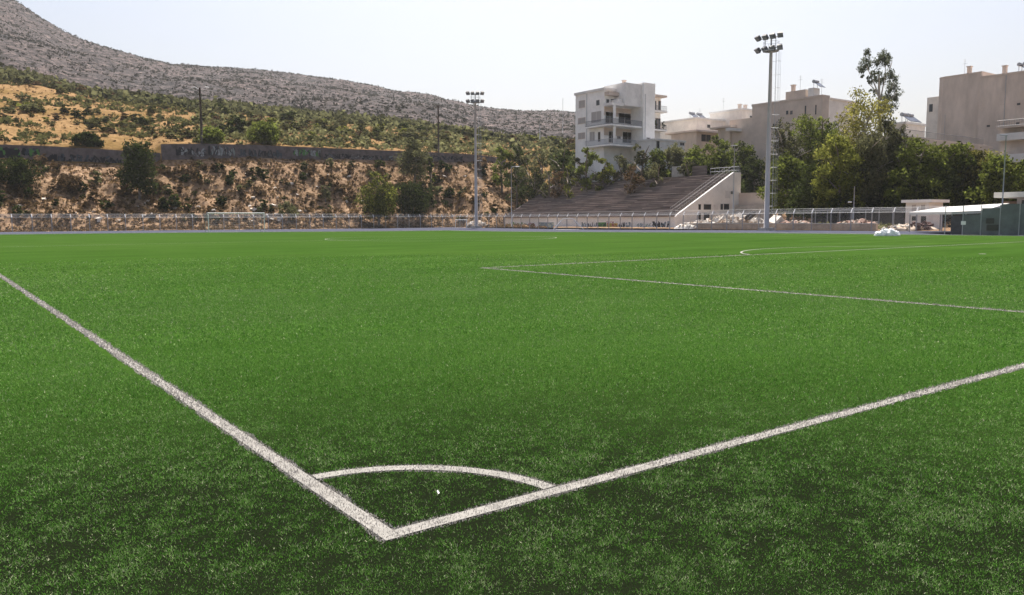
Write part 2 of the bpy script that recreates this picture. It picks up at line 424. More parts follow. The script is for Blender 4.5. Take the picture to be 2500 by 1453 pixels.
strip((pcx, LW), (pcx, 16.5+LW)); strip((FWID-pcx, LW), (FWID-pcx, 16.5+LW)); strip((pcx+LW, 16.5), (FWID-pcx-LW, 16.5))
a_ = math.asin(5.56/9.15); arc(FWID/2, 11, 9.15, a_, math.pi-a_)
arc(FWID/2, FLEN/2, 9.15, 0, 2*math.pi, 96); 
strip((LW, FLEN/2), (FWID, FLEN/2)); strip((FWID, LW), (FWID, FLEN/2-LW)); strip((FWID, FLEN/2+LW), (FWID, FLEN-LW)); strip((LW, FLEN), (FWID, FLEN))
mk.add([(FWID/2+OX+.14*math.cos(t), 11+OY+.14*math.sin(t), .0048) for t in np.linspace(0, 2*math.pi, 13)[:-1]], [tuple(range(12))])
markm = mat('line fibre white', (.24, .23, .21), var=.12, scale=6, rough=.9)
tag(mk.build('pitch_markings', markm), kind='structure')

# ---- turf fibres near the camera, one by one
def patchnoise(x, y, s):
    """smooth value noise on a lattice, vectorised"""
    rs = np.random.default_rng(int(s*1000)); G = rs.random((256, 256))
    u, v = x/s, y/s; iu, iv = np.floor(u).astype(int), np.floor(v).astype(int); fu, fv = u-iu, v-iv
    fu = fu*fu*(3-2*fu); fv = fv*fv*(3-2*fv)
    g_ = lambda a, b: G[a % 256, b % 256]
    return (g_(iu, iv)*(1-fu)+g_(iu+1, iv)*fu)*(1-fv)+(g_(iu, iv+1)*(1-fu)+g_(iu+1, iv+1)*fu)*fv
rings = [(2.3, 3.4, 36000, .0027, .013), (3.4, 4.6, 24000, .0034, .015), (4.6, 6.5, 14000, .0045, .018), (6.5, 10, 6800, .0068, .024), (10, 16, 3000, .012, .028), (16, 24, 1050, .021, .030), (24, 34, 420, .034, .030)]
GV, GT, WV, WT = [], [], [], []
for r0, r1, dens, wd, ht in rings:
    half = math.radians(48 if r1 < 11 else 40); n = int(dens*half*(r1*r1-r0*r0))
    r = np.sqrt(RNG.random(n)*(r1*r1-r0*r0)+r0*r0); th = YAW+(RNG.random(n)*2-1)*half
    x, y = r*np.sin(th), r*np.cos(th)
    wb = .026; wh = on_line(x-OX+RNG.normal(0, .005, n)+wb*(patchnoise(x, y, .13)-.5), y-OY+RNG.normal(0, .005, n)+wb*(patchnoise(x+3, y+5, .13)-.5))
    pn = patchnoise(x, y, .30)*.25+patchnoise(x, y, .09)*.4+patchnoise(x, y, .035)*.35; pb = patchnoise(x+9, y, 1.7)
    dx, dy = x-OX, y-OY
    bare = np.zeros(n)
    for (bx, by, br, bs) in [(.45, .40, .60, .5), (-.55, 1.15, .22, .7), (-.8, 1.25, .2, .7), (.40, -.20, .26, .8), (.75, -.25, .25, .6), (1.3, -.5, .4, .55), (2.4, 1.3, .9, .3), (-1.0, 1.9, .25, .5), (-.5, -.5, .2, .5), (-.9, .1, .16, .7), (.2, -.75, .18, .7), (1.9, -.2, .2, .6), (-1.25, .7, .2, .6)]:
        bare = np.maximum(bare, bs*np.exp(-((dx-bx)**2+(dy-by)**2)/(2*(br*.6)**2)))
    vn = np.clip((9-r)/5, .25, 1); keep = RNG.random(n) < np.clip(.66+vn*(1.7*(pn-.45)+.25*(pb-.5)), .12, 1)*(1-bare)
    keep &= ~((r > 8) & ~wh & on_line(x-OX+.045*np.sin(YAW), y-OY+.045*np.cos(YAW), .095))
    keep |= wh & (RNG.random(n) < np.where(r > 8, 1, .97))
    fade = np.clip((34-r)/20, 0, 1)**.7; keep &= (RNG.random(n) < fade) | wh
    x, y, wh, pn, pb, r, vn = x[keep], y[keep], wh[keep], pn[keep], pb[keep], r[keep], vn[keep]; n = len(x)
    a = RNG.random(n)*2*math.pi; lean = .15+RNG.random(n)*1.2; la = RNG.random(n)*2*math.pi
    h = ht*(.5+.8*RNG.random(n))*(.6+.8*pn)
    w = wd*(.7+.6*RNG.random(n))*.5*np.where(wh, 1.35, 1.0)
    ux, uy = np.cos(a)*w, np.sin(a)*w
    tx, ty, tz = x+np.sin(lean)*np.cos(la)*h, y+np.sin(lean)*np.sin(la)*h, np.cos(lean)*h
    Z0 = zg(x, y)-.001
    tint = np.clip(.37+RNG.normal(0, .20, n)*(.4+.6*vn)+vn*(.6*(pn-.5)+.35*(pb-.5))+np.clip((r-4)/60, 0, .12), 0, 1)
    spark = RNG.random(n) < .012+.03*np.clip((6.5-r)/4, 0, 1); tint = np.where(spark, 1.0, tint)  # painted glints: a few fibres take the palest tint
    P = np.stack([np.stack([x-ux*1.3, y-uy*1.3, Z0], -1), np.stack([x+ux*1.3, y+uy*1.3, Z0], -1), np.stack([tx, ty, Z0+tz], -1)], 1)
    GV.append(P[~wh].reshape(-1, 3)); GT.append(tint[~wh])
    WV.append(P[wh].reshape(-1, 3)); WT.append(np.clip(.62+RNG.normal(0, .22, n), 0, 1)[wh])
o = npmesh('turf_fibres', np.concatenate(GV), 3, LM['blade'], np.concatenate(GT)); tag(o, 'green turf fibres standing out of black granule infill', 'turf', kind='stuff')
o = npmesh('white_line_fibres', np.concatenate(WV), 3, LM['bladew'], np.concatenate(WT)); tag(o, 'white turf fibres forming the painted pitch lines', 'line marking', kind='stuff')

# ---- terrain: bank, hillside, mountain
def terrain(name, rows_fn, th0, th1, ncol, nrow, material):
    V = []; cols = np.linspace(th0, th1, ncol)
    for th in cols:
        ra, rb = rows_fn(th)
        for j in range(nrow):
            u = j/(nrow-1); r = ra*(rb/ra)**u
            x, y = r*math.sin(th), r*math.cos(th)
            V.append((x, y, Hraw(th, r)+relief(x, y, th, r)))
    fs = [(i*nrow+j, (i+1)*nrow+j, (i+1)*nrow+j+1, i*nrow+j+1) for i in range(ncol-1) for j in range(nrow-1)]
    me = bpy.data.meshes.new(name); me.from_pydata(V, [], [tuple(reversed(f)) for f in fs]); me.materials.append(material)
    me.polygons.foreach_set('use_smooth', [True]*len(fs)); me.update()
    o = bpy.data.objects.new(name, me); COL.objects.link(o); tag(o, kind='structure'); return o
def landmat(name, cols, scales, bump=.6, dist=.5):
    """cols: list of (pos,colour) for the fine ramp; second list patches"""
    m = bpy.data.materials.new(name); m.use_nodes = True; nt = m.node_tree; L = nt.links
    b = nt.nodes['Principled BSDF']; b.inputs['Roughness'].default_value = .95; b.inputs['Specular IOR Level'].default_value = .02
    tc = nd(nt, 'ShaderNodeTexCoord'); outs = []
    for k_, (ramp, (sc, det, st)) in enumerate(zip(cols, scales)):
        mp = nd(nt, 'ShaderNodeMapping'); mp.inputs['Scale'].default_value = st; mp.inputs['Location'].default_value = (k_*31, 17, 5)
        L.new(tc.outputs['Object'], mp.inputs[0])
        n = nd(nt, 'ShaderNodeTexNoise'); n.inputs['Scale'].default_value = sc; n.inputs['Detail'].default_value = det; n.inputs['Roughness'].default_value = .7
        L.new(mp.outputs[0], n.inputs['Vector'])
        cr = nd(nt, 'ShaderNodeValToRGB'); el_ = cr.color_ramp.elements
        while len(el_) < len(ramp): el_.new(.5)
        for e, (p, c) in zip(el_, ramp): e.position = p; e.color = (*c, 1)
        L.new(n.outputs['Fac'], cr.inputs[0]); outs.append((cr, n))
    x = nd(nt, 'ShaderNodeMix', data_type='RGBA', blend_type='MULTIPLY'); x.inputs[0].default_value = 1
    L.new(outs[0][0].outputs[0], x.inputs[6]); L.new(outs[1][0].outputs[0], x.inputs[7])
    L.new(x.outputs[2], b.inputs['Base Color'])
    bp = nd(nt, 'ShaderNodeBump'); bp.inputs['Strength'].default_value = bump; bp.inputs['Distance'].default_value = dist
    L.new(outs[0][1].outputs['Fac'], bp.inputs['Height']); L.new(bp.outputs[0], b.inputs['Normal'])
    return m
bankm = landmat('dry earth bank', [[(.33, (.068, .046, .031)), (.42, (.180, .120, .074)), (.55, (.31, .215, .132)), (.70, (.43, .33, .225))], [(.35, (.72, .68, .66)), (.65, (1.05, 1, 1))]], [(1.1, 8, (1, 1, 1.4)), (.12, 4, (1, 1, 1))], .6, .3)
hillm = landmat('golden dry grass hillside', [[(.32, (.115, .068, .030)), (.5, (.225, .138, .062)), (.7, (.33, .215, .105))], [(.38, (.66, .66, .50)), (.52, (1, 1, 1))]], [(1.2, 7, (1, 1, 1)), (.06, 5, (1, 1, 1))], .6, .3)
mountm = landmat('rocky scrub mountain', [[(.36, (.045, .044, .044)), (.47, (.080, .072, .073)), (.58, (.15, .125, .122)), (.70, (.30, .245, .225))], [(.35, (.85, .88, .88)), (.65, (1.1, 1.04, 1.0))]], [(.26, 9, (1, 1, 1)), (.012, 4, (1, 1, 1))], 1.0, 3.0)
THA, THB = YAW-math.radians(60), YAW+math.radians(60)
def k2(th): return float(np.interp(th, CUR[0][0], CUR[0][1]))
def k3(th): return float(np.interp(th, CUR[1][0], CUR[1][1]))
def k4(th): return float(np.interp(th, CUR[2][0], CUR[2][1]))
def k5(th): return float(np.interp(th, CUR[3][0], CUR[3][1]))
terrain('earth_bank', lambda th: (rf(th)+.4, k2(th)), THA, THB, 620, 46, bankm)
terrain('upper_hillside', lambda th: (k2(th)+.01, k4(th)+30), THA, THB, 520, 50, hillm)
terrain('mountain', lambda th: (k4(th)+30, 2500), THA, THB, 640, 150, mountm)

# ---- hazy summer air
hz = MB(); hz.box((-2650, -2650, -1.9), (2650, 2650, 345)); hzo = None
hm = bpy.data.materials.new('haze'); hm.use_nodes = True; hn = hm.node_tree; hn.nodes.remove(hn.nodes['Principled BSDF'])
pv = hn.nodes.new('ShaderNodeVolumePrincipled'); pv.inputs['Density'].default_value = HAZE; pv.inputs['Color'].default_value = (.95, .96, 1, 1); pv.inputs['Anisotropy'].default_value = .3
hn.links.new(pv.outputs[0], hn.nodes['Material Output'].inputs['Volume'])
tag(hz.build('haze', hm), kind='stuff')

# ================================================================== retaining wall on top of the bank
def graffiti(mb, P, U, V, w, h, n, cols, rs, tk=.09, off=Vector((0, 0, 0))):
    """scribbled tag: thick looping strokes lying 3 mm proud of a wall; P lower left corner"""
    nrm = off
    for i in range(n):
        cx = w*(i+.5)/n; s = w/n
        for kx in range(3):
            mi = rs.choice(cols); lay = nrm*(.003+.0015*kx+.0002*rs.random())
            pts = [(cx+rs.uniform(-.55, .55)*s, h*rs.uniform(.08, .92)) for _ in range(rs.randint(3, 5))]
            t = tk*rs.uniform(.5, 1.6)*(1.5 if kx == 0 else .8)
            for (ax, ay), (bx, by) in zip(pts, pts[1:]):
                d = Vector((bx-ax, by-ay)); L_ = max(d.length, .01); q = Vector((-d.y, d.x))/L_*t; lay = lay+nrm*.00003
                vs = []
                for (ex, ey) in ((ax-q.x, ay-q.y), (bx-q.x, by-q.y), (bx+q.x, by+q.y), (ax+q.x, ay+q.y)):
                    ex = min(max(ex, 0), w); ey = min(max(ey, 0), h); vs.append(P+U*ex+V*ey+lay)
                mb.add(vs, [(0, 1, 2, 3)], mi)
GM = [mat('spray white', (.24, .25, .26), var=.3), mat('spray black', (.02, .02, .025), var=.2), mat('spray grey blue', (.05, .06, .075), var=.3),
      mat('spray green', (.07, .18, .05), var=.2), mat('spray red', (.30, .05, .06), var=.2), mat('spray yellow', (.42, .30, .06), var=.2), mat('spray pale', (.20, .22, .22), var=.3)]
wall = empty('retaining_wall', (0, 160.4, 12), 'long dark graffiti covered retaining wall along the top of the earth bank', 'wall')
wl = Vector(wall.location)
def wallseg(pxa, pxb, tops, yy, th=.5):
    pts = [hitY(px, py, yy) for px, py in tops]
    mb = MB(); n = len(pts)
    for a, b in zip(pts, pts[1:]):
        zb = min(H(a.x, 159.5), H(b.x, 159.5))-1.2
        mb.add([(a.x, yy, zb), (b.x, yy, zb), (b.x, yy, b.z), (a.x, yy, a.z), (a.x, yy+th, zb), (b.x, yy+th, zb), (b.x, yy+th, b.z), (a.x, yy+th, a.z)],
               [(0, 1, 2, 3), (3, 2, 6, 7), (4, 7, 6, 5), (0, 3, 7, 4), (1, 5, 6, 2)])
    mb.v = [(x-wl.x, y-wl.y, z-wl.z) for x, y, z in mb.v]
    return mb, pts
mb, p1 = wallseg(0, 392, [(-700, 345), (0, 353), (120, 357), (260, 365), (392, 374)], 160.2)
mb.build('wall_section', MT['darkstone'], wall)
mb, p2 = wallseg(392, 1235, [(394, 352), (500, 351), (620, 354), (760, 360), (900, 366), (1040, 371), (1140, 376), (1235, 386)], 159.8)
mb.build('wall_section', MT['darkstone'], wall)
rs = random.Random(5)
def wgraf(pxa, pxb, ya, yb, Y, n, cols, tk=.1):
    a = hitY(pxa, yb, Y); b = hitY(pxb, yb, Y); t = hitY(pxa, ya, Y)
    mb = MB(); graffiti(mb, a-wl, Vector((1, 0, 0)), Vector((0, 0, 1)), b.x-a.x, t.z-a.z, n, cols, rs, tk, Vector((0, -1, 0)))
    mb.build('graffiti', GM, wall)
wgraf(0, 50, 358, 388, 160.2, 4, [1, 1, 3], .22); wgraf(52, 98, 360, 382, 160.2, 5, [3, 2, 2, 1], .2); wgraf(100, 300, 372, 400, 160.2, 14, [1, 1, 2], .12)
wgraf(430, 505, 356, 382, 159.8, 8, [1, 1, 0], .08); wgraf(508, 575, 352, 382, 159.8, 9, [6, 0, 1, 2], .09); wgraf(580, 690, 360, 384, 159.8, 9, [1, 2, 1], .1)
wgraf(715, 785, 362, 382, 159.8, 10, [6, 0, 1, 3], .09); wgraf(790, 960, 372, 388, 159.8, 14, [1, 2, 1, 6], .06); wgraf(1000, 1130, 374, 388, 159.8, 12, [1, 1, 2], .07)

# ================================================================== stand (terraced bleachers)
SX0, SX1 = 95.5, 111.5; SYR = hitX(1645, 545, SX0).y; SYL = hitX(1231, 545, SX0).y
stand = empty('terraced_stand', (SX0, SYR, 0), 'old grey concrete terraced stand with worn plank rows behind the fence', 'stand')
def SL(x, y, z): return (x-SX0, y-SYR, z)
NR = 19; zt = hitX(1790, 419, SX1).z-.35; zb_ = 2.35
rise = (zt-zb_)/NR; run = (SX1-1.6-SX0-.6)/NR
L_ = SYL-SYR
fwm = MB(); fwm.box((0, 0, -.3), (.4, L_, 1.75)); fwm.build('front_wall', MT['whitepaint'], stand)
c = MB(); c.box((-.35, -.05, 1.75), (.6, L_+.05, 2.1)); c.build('front_slab', MT['stand'], stand)
stepme = None
for i in range(NR):
    x = .6+i*run; z = 2.1+i*rise
    s = MB(); s.box((0, 0, -rise-.1), (run+.05, L_-.8, rise*.96)); 
    if stepme is None:
        o = s.build('step', MT['stand'], stand); stepme = o.data
    else:
        o = bpy.data.objects.new('step', stepme); COL.objects.link(o); o.parent = stand
    o.location = (x, .8, z)
pl = MB(); pl.box((0, 0, 0), (.30, 3.9, .06)); plme = None
for i in range(NR):
    for j in range(int(L_/4.1)):
        if rnd.random() < .38: continue
        if plme is None:
            o = pl.build('plank', MT['plank'], stand); plme = o.data
        else:
            o = bpy.data.objects.new('plank', plme); COL.objects.link(o); o.parent = stand
        o.location = (.6+i*run+.06+rnd.uniform(0, .15), 1.0+j*4.1+rnd.uniform(-.05, .1), 2.1+(i+.96)*rise+.035+rnd.uniform(0, .03))
        o.rotation_euler = (rnd.uniform(-.012, .012), rnd.choice((0, 0, 0, .12)), rnd.uniform(-.02, .02))
# side wall (near end) and far end wall
for yy, mm, nm in ((-.35, 'whitewall', 'side_wall'), (L_+.02, 'darkstone', 'side_wall')):
    sm = MB(); xb = SX1-SX0
    prof = [(0, -.3), (xb, -.3), (xb, zt+.1), (xb-1.9, zt+.1), (.55, 2.15), (0, 1.75)]
    n = len(prof); sm.add([(x, yy, z) for x, z in prof]+[(x, yy+.33, z) for x, z in prof], [tuple(range(n)), tuple(reversed(range(n, 2*n)))]+[(i, i+n, (i+1) % n+n, (i+1) % n) for i in range(n)])
    sm.build(nm, MT[mm], stand)
bk = MB(); bk.box((SX1-SX0-.4, .0, -.3), (SX1-SX0-.06, L_, zt+.02)); bk.build('back_wall', MT['stand'], stand)
def sidepx(px0, py0, px1, py1, name, m, proud=.03, frame=None):
    Y = SYR-.35; a = hitY(px0, py1, Y); b = hitY(px1, py0, Y); q = MB()
    q.box((a.x-SX0, -.35-proud, a.z), (b.x-SX0, -.35+.05, b.z)); o = q.build(name, m, stand)
    return o
for (a, b, c_, d) in [(1705, 499, 1711, 512), (1718, 499, 1736, 512), (1759, 498, 1765, 512), (1767, 498, 1780, 512), (1705, 521, 1711, 536), (1718, 521, 1732, 537)]:
    w_ = sidepx(a, b, c_, d, 'window', MT['glass'], .02)
    fr = sidepx(a-.8, b-1.2, c_+.8, b, 'window_frame', MT['greywall'], .06)
sidepx(1742, 500, 1753, 512, 'vent_panel', MT['greywall'], .03); sidepx(1770, 466, 1783, 484, 'vent_panel', MT['greywall'], .03); sidepx(1784, 467, 1789, 474, 'vent', MT['teal'], .04)
# handrails on the near edge
for off in (.05, 1.15):
    rl = MB(); n = 26
    a, b = Vector((.4, off, 2.15)), Vector((SX1-SX0-1.9, off, zt+.1))
    for hh in (.5, 1.0): rl.bar(a+Vector((0, 0, hh)), b+Vector((0, 0, hh)), .03)
    for i in range(n+1):
        p = a+(b-a)*i/n; rl.bar(p, p+Vector((0, 0, 1.0)), .022)
    rl.build('handrail', MT['postgrey'], stand)
rl = MB(); xb = SX1-SX0
for yy in (0.05,):
    for x0 in np.linspace(xb-1.9, xb, 6): rl.bar((x0, yy, zt), (x0, yy, zt+1.1), .03)
    for hh in (.5, 1.1): rl.bar((xb-1.9, yy, zt+hh), (xb, yy, zt+hh), .035)
for yy in np.linspace(0, 6, 7): rl.bar((xb-.2, yy, zt), (xb-.2, yy, zt+1.1), .03)
for hh in (.5, 1.1): rl.bar((xb-.2, 0, zt+hh), (xb-.2, 6, zt+hh), .035)
rl.build('landing_rail', MT['galv'], stand)
GB = [mat('bright white spray', (.6, .6, .6), var=.1), GM[1], mat('grey blue spray', (.2, .26, .30), var=.2), mat('green spray', (.10, .28, .07), var=.2), mat('red spray', (.42, .06, .08), var=.2), mat('yellow spray', (.5, .36, .08), var=.2), mat('pale green spray', (.42, .48, .40), var=.15)]
rs = random.Random(9)
def fgraf(pxa, pxb, ya, yb, n, cols, tk=.06, fill=None):
    a = hitX(pxa, yb, SX0); b = hitX(pxb, yb, SX0); t = hitX(pxa, ya, SX0); mb = MB()
    P = Vector((0, a.y-SYR, a.z)); w_ = a.y-b.y
    if fill is not None:
        e = Vector((-.0015, 0, 0)); mb.add([P+e, P+e-Vector((0, w_, 0)), P+e+Vector((0, -w_, t.z-a.z)), P+e+Vector((0, 0, t.z-a.z))], [(0, 1, 2, 3)], fill)
    graffiti(mb, P, Vector((0, -1, 0)), Vector((0, 0, 1)), w_, t.z-a.z, n, cols, rs, tk, Vector((-1, 0, 0))); mb.build('graffiti', GB, stand)
fgraf(1234, 1270, 541, 557, 6, [3, 6, 6, 0], .08); fgraf(1272, 1286, 543, 558, 2, [3, 5], .08); fgraf(1288, 1306, 543, 558, 3, [4, 4, 0], .09)
fgraf(1314, 1352, 543, 559, 6, [2, 2, 6], .1, 2); fgraf(1420, 1458, 541, 558, 6, [2, 1, 0, 2], .09); fgraf(1459, 1480, 543, 558, 3, [3, 3, 1], .12, 3)
fgraf(1481, 1508, 545, 556, 4, [5, 5, 4], .1, 5); fgraf(1480, 1508, 540, 545, 4, [4, 0], .05); fgraf(1510, 1545, 541, 558, 6, [1, 0, 6, 2], .07); fgraf(1555, 1590, 543, 557, 5, [6, 2, 6], .05)
fgraf(1592, 1612, 540, 555, 3, [1, 1], .15); fgraf(1613, 1634, 540, 556, 3, [1, 2, 1], .12)

# low painted wall and clutter on the landing behind the stand
for (pa, pb, ya, yb, lab, m) in [(1392, 1462, 424, 444, 'low pale grey parapet above the left end of the stand', 'greywall'),
                                 (1464, 1520, 416, 438, 'low graffiti daubed parapet above the middle of the stand', 'greywall'),
                                 (1640, 1668, 405, 424, 'grey concrete block above the right end of the stand', 'concrete'),
                                 (1690, 1722, 404, 422, 'brown concrete block beside the stand landing', 'stand')]:
    X = SX1+.6; a = hitX(pa, yb, X); b = hitX(pb, ya, X); q = MB(); q.box((0, 0, -1.2), (.5, a.y-b.y, b.z-a.z))
    o = empty('parapet_wall', (X, b.y, a.z), lab, 'wall'); q.build('wall_slab', MT[m], o)
    if 'daubed' in lab or 'left end' in lab:
        mb = MB(); graffiti(mb, Vector((0, a.y-b.y, 0)), Vector((0, -1, 0)), Vector((0, 0, 1)), a.y-b.y, (b.z-a.z)*.9, 7, [1, 6, 0], rs, .08, Vector((-1, 0, 0))); mb.build('graffiti', GM, o)

# ================================================================== fences
def wiremesh(Lp, z0, z1, pitch, w, lean=0.0):
    """diamond wire between two posts: thin crossing wires in the plane x along, y out"""
    mb = MB(); hh = z1-z0; n = int((Lp+hh)/pitch)
    for s in (1, -1):
        for i in range(n+1):
            a = -hh+i*pitch if s == 1 else i*pitch
            x0, x1 = a, a+s*hh; za, zb = z0, z1
            def cl(x, z): return x, z
            # clip to 0..Lp
            if x0 == x1: continue
            t0, t1 = 0.0, 1.0
            for lim, sg in ((0, 1), (Lp, -1)):
                f0, f1 = sg*(x0-lim), sg*(x1-lim)
                if f0 < 0 and f1 < 0: t0, t1 = 1, 0; break
                if f0 < 0: t0 = max(t0, f0/(f0-f1))
                if f1 < 0: t1 = min(t1, f0/(f0-f1))
            if t1-t0 < .02: continue
            p = Vector((x0+(x1-x0)*t0, 0, z0+hh*t0)); q = Vector((x0+(x1-x0)*t1, 0, z0+hh*t1))
            p.y = lean*(p.z-z0); q.y = lean*(q.z-z0)
            mb.tube([p, q], w, 3, 0, False)
    return mb
def fence_run(label, A, B, outward, name='chain_link_fence', dark=True, spacing=2.5, hpost=2.05):
    A, B = Vector(A), Vector(B); D = B-A; n = max(1, round(D.length/spacing)); sp = D.length/n
    ang = math.atan2(D.y, D.x); root = empty(name, (A.x, A.y, 0), label, 'fence', rz=ang)
    side = 1 if Vector((-D.y, D.x)).dot(outward) > 0 else -1
    pm = MB(); pm.box((-.05, -.05, -.3), (.05, .05, hpost)); tm = MB()
    tm.tube([(0, 0, hpost), (0, side*.30, hpost+.52)], [.075, .06], 5)
    wm = wiremesh(sp-.1, .05, hpost-.03, .19, .004); tw = wiremesh(sp-.1, 0, .46, .15, .009, side*.58)
    me = [None]*4
    for i in range(n+1):
        p = A+D*(i/n); z = float(zg(p.x, p.y))
        for kx, (bm, nm, mm) in enumerate(((pm, 'post', MT['postgrey']), (tm, 'post_arm', MT['posttip']), (wm, 'wire_mesh', MT['wire']), (tw, 'arm_wire', MT['galv']))):
            if kx >= 2 and i == n: continue
            if me[kx] is None: o = bm.build(nm, mm, root); me[kx] = o.data
            else: o = bpy.data.objects.new(nm, me[kx]); COL.objects.link(o); o.parent = root
            o.location = (sp*i+(.05 if kx >= 2 else 0), 0, z+(hpost if kx == 3 else 0))
    r = MB(); 
    for zz, yy in ((hpost-.02, 0), (hpost+.5, side*.29)): r.bar((0, yy, zz), (D.length, yy, zz), .010, 0, 3)
    r.build('top_wire', MT['galv'], root)
    return root
LFX = (-60, 40)
yR0 = hitX(2560, 560, XF).y
fence_run('long chain link fence with white post arms below the earth bank', (-22, YF), (XF, YF), Vector((0, 1)))
fence_run('chain link fence with white angled post arms in front of the stand and rubble', (XF, YF), (XF, yR0), Vector((1, 0)))

# low concrete wall under the right hand fence
q0 = hitX(1668, 560, XF+1.2); q1 = hitX(2142, 560, XF+1.2); lw = MB(); lw.box((XF+.9, q1.y, -.3), (XF+1.3, q0.y, .72))
lwr = empty('low_wall', (XF+.9, q1.y, 0), 'low beige concrete wall running along the foot of the fence right of the stand', 'wall')
lw.v = [(x-XF-.9, y-q1.y, z) for x, y, z in lw.v]; lw.build('wall_body', MT['dirt'], lwr)
cp = MB(); cp.box((-.06, 0, .72), (.46, q0.y-q1.y, .80)); cp.build('coping', MT['concrete'], lwr)

# ================================================================== floodlight masts
def mast(px, X, nlamps, label, ladder=True, scale=1.0, ytop=118):
    b = hitX(px, 560, X); b.z = float(zg(b.x, b.y)); top = hitX(px, ytop, X)
    Hm = top.z-b.z
    root = empty('floodlight_mast', b, label, 'floodlight', 'floodlight masts round the pitch')
    root.rotation_euler = (0, 0, math.atan2(-(OY+FLEN/2-b.y)*0+(b.x), -(b.y))*0)
    s = MB(); s.tube([(0, 0, 0), (0, 0, Hm*.5), (0, 0, Hm)], [.33, .26, .18], 12); s.build('mast_tube', MT['pole'], root, True)
    s = MB(); s.box((-.7, -.7, -.3), (.7, .7, .35)); s.build('footing', MT['concrete'], root)
    # aim at the middle of the pitch
    c = Vector((OX+FWID/2-b.x, OY+FLEN/2-b.y, 0)).normalized(); a = Vector((-c.y, c.x, 0)); u = Vector((0, 0, 1))
    # frame: two cross bars and uprights, small platform
    s = MB(); s.tube([a*-1.35*scale+c*.2, a*1.35*scale+c*.2], .07, 5); s.tube([a*-1.35*scale+c*.2+u*1.25, a*1.35*scale+c*.2+u*1.25], .07, 5)
    s.tube([u*-.2, u*1.4], .1, 6)
    for sx in (-1, 1): s.tube([a*sx*.7+c*.2, a*sx*.7+c*.2+u*1.3], .05, 4)
    s.v = [tuple(Vector(v)+Vector((0, 0, Hm))) for v in s.v]; s.build('lamp_frame', MT['galv'], root)
    s = MB(); n = 20; R_ = .95
    ring = [(R_*math.cos(2*math.pi*i/n), R_*math.sin(2*math.pi*i/n)) for i in range(n)]
    s.add([(x, y, 0) for x, y in ring]+[(x, y, .1) for x, y in ring], [tuple(reversed(range(n))), tuple(range(n, 2*n))]+[(i, (i+1) % n, (i+1) % n+n, i+n) for i in range(n)])
    s.v = [(x, y, z+Hm-.35) for x, y, z in s.v]; s.build('platform', MT['galv'], root)
    s = MB()
    for i in range(n):
        x, y = ring[i]; x2, y2 = ring[(i+1) % n]
        s.bar((x, y, Hm+.75), (x2, y2, Hm+.75), .02, 0, 3)
        if i % 3 == 0: s.bar((x, y, Hm-.3), (x, y, Hm+.75), .02, 0, 3)
    s.build('platform_rail', MT['galv'], root)
    me = mg = None; k = 0
    for row in range(2):
        for i in range(4):
            off = a*(-1.40+.93*i)*scale+c*.35+u*(1.45*row+.15)+u*Hm
            if me is None:
                s = MB(); s.tube([(0, 0, 0), (.12, 0, 0), (.50, 0, 0)], [.22, .38, .47], 4); s.v = [(x, (y-z)*.7071, (y+z)*.7071) for x, y, z in s.v]; o = s.build('floodlamp', MT['darkmetal'], root); me = o.data
                s = MB(); s.tube([(.50, 0, 0), (.525, 0, 0)], [.42, .42], 4); s.v = [(x, (y-z)*.7071, (y+z)*.7071) for x, y, z in s.v]; og = s.build('lens', MT['lampglass'], o); mg = og.data
            else:
                o = bpy.data.objects.new('floodlamp', me); COL.objects.link(o); o.parent = root
                og = bpy.data.objects.new('lens', mg); COL.objects.link(og); og.parent = o
            o.location = off; yaw = math.atan2(c.y, c.x)+(-.35+.23*i)
            o.rotation_euler = (0, math.radians(48), yaw)
    if ladder:
        s = MB(); rd = Vector((1, 0, 0))*.0+Vector((.62, -.62, 0))
        rdn = rd.normalized()
        b0 = rdn*.62; t = Vector((-rdn.y, rdn.x, 0))*.22
        for sg in (-1, 1): s.bar(b0+t*sg+u*2, b0+t*sg+u*(Hm-.3), .02, 0, 4)
        for z in np.arange(2, Hm-.3, .42): s.bar(b0-t+u*z, b0+t+u*z, .018, 0, 3)
        for z in np.arange(3, Hm-.3, 1.6):
            s.bar(rdn*.2+u*z, b0+u*z, .02, 0, 3)
            hp = [b0+t*math.cos(q)*1.5+rdn*math.sin(q)*.55+u*z for q in np.linspace(0, math.pi, 7)]
            for p, q in zip(hp, hp[1:]): s.bar(p, q, .014, 0, 3)
        for q in (.6, 1.57, 2.5):
            p = b0+t*math.cos(q)*1.5+rdn*math.sin(q)*.55; s.bar(p+u*3, p+u*(Hm-.4), .014, 0, 3)
        s.build('ladder', MT['galv'], root)
    return root
mast(1871, XF-1.2, 8, 'tall floodlight mast with caged ladder right of the stand', True, 1.0, 121)
mast(1163, XF-1.2, 8, 'more distant floodlight mast left of the stand against the mountain', True, .9, 246)

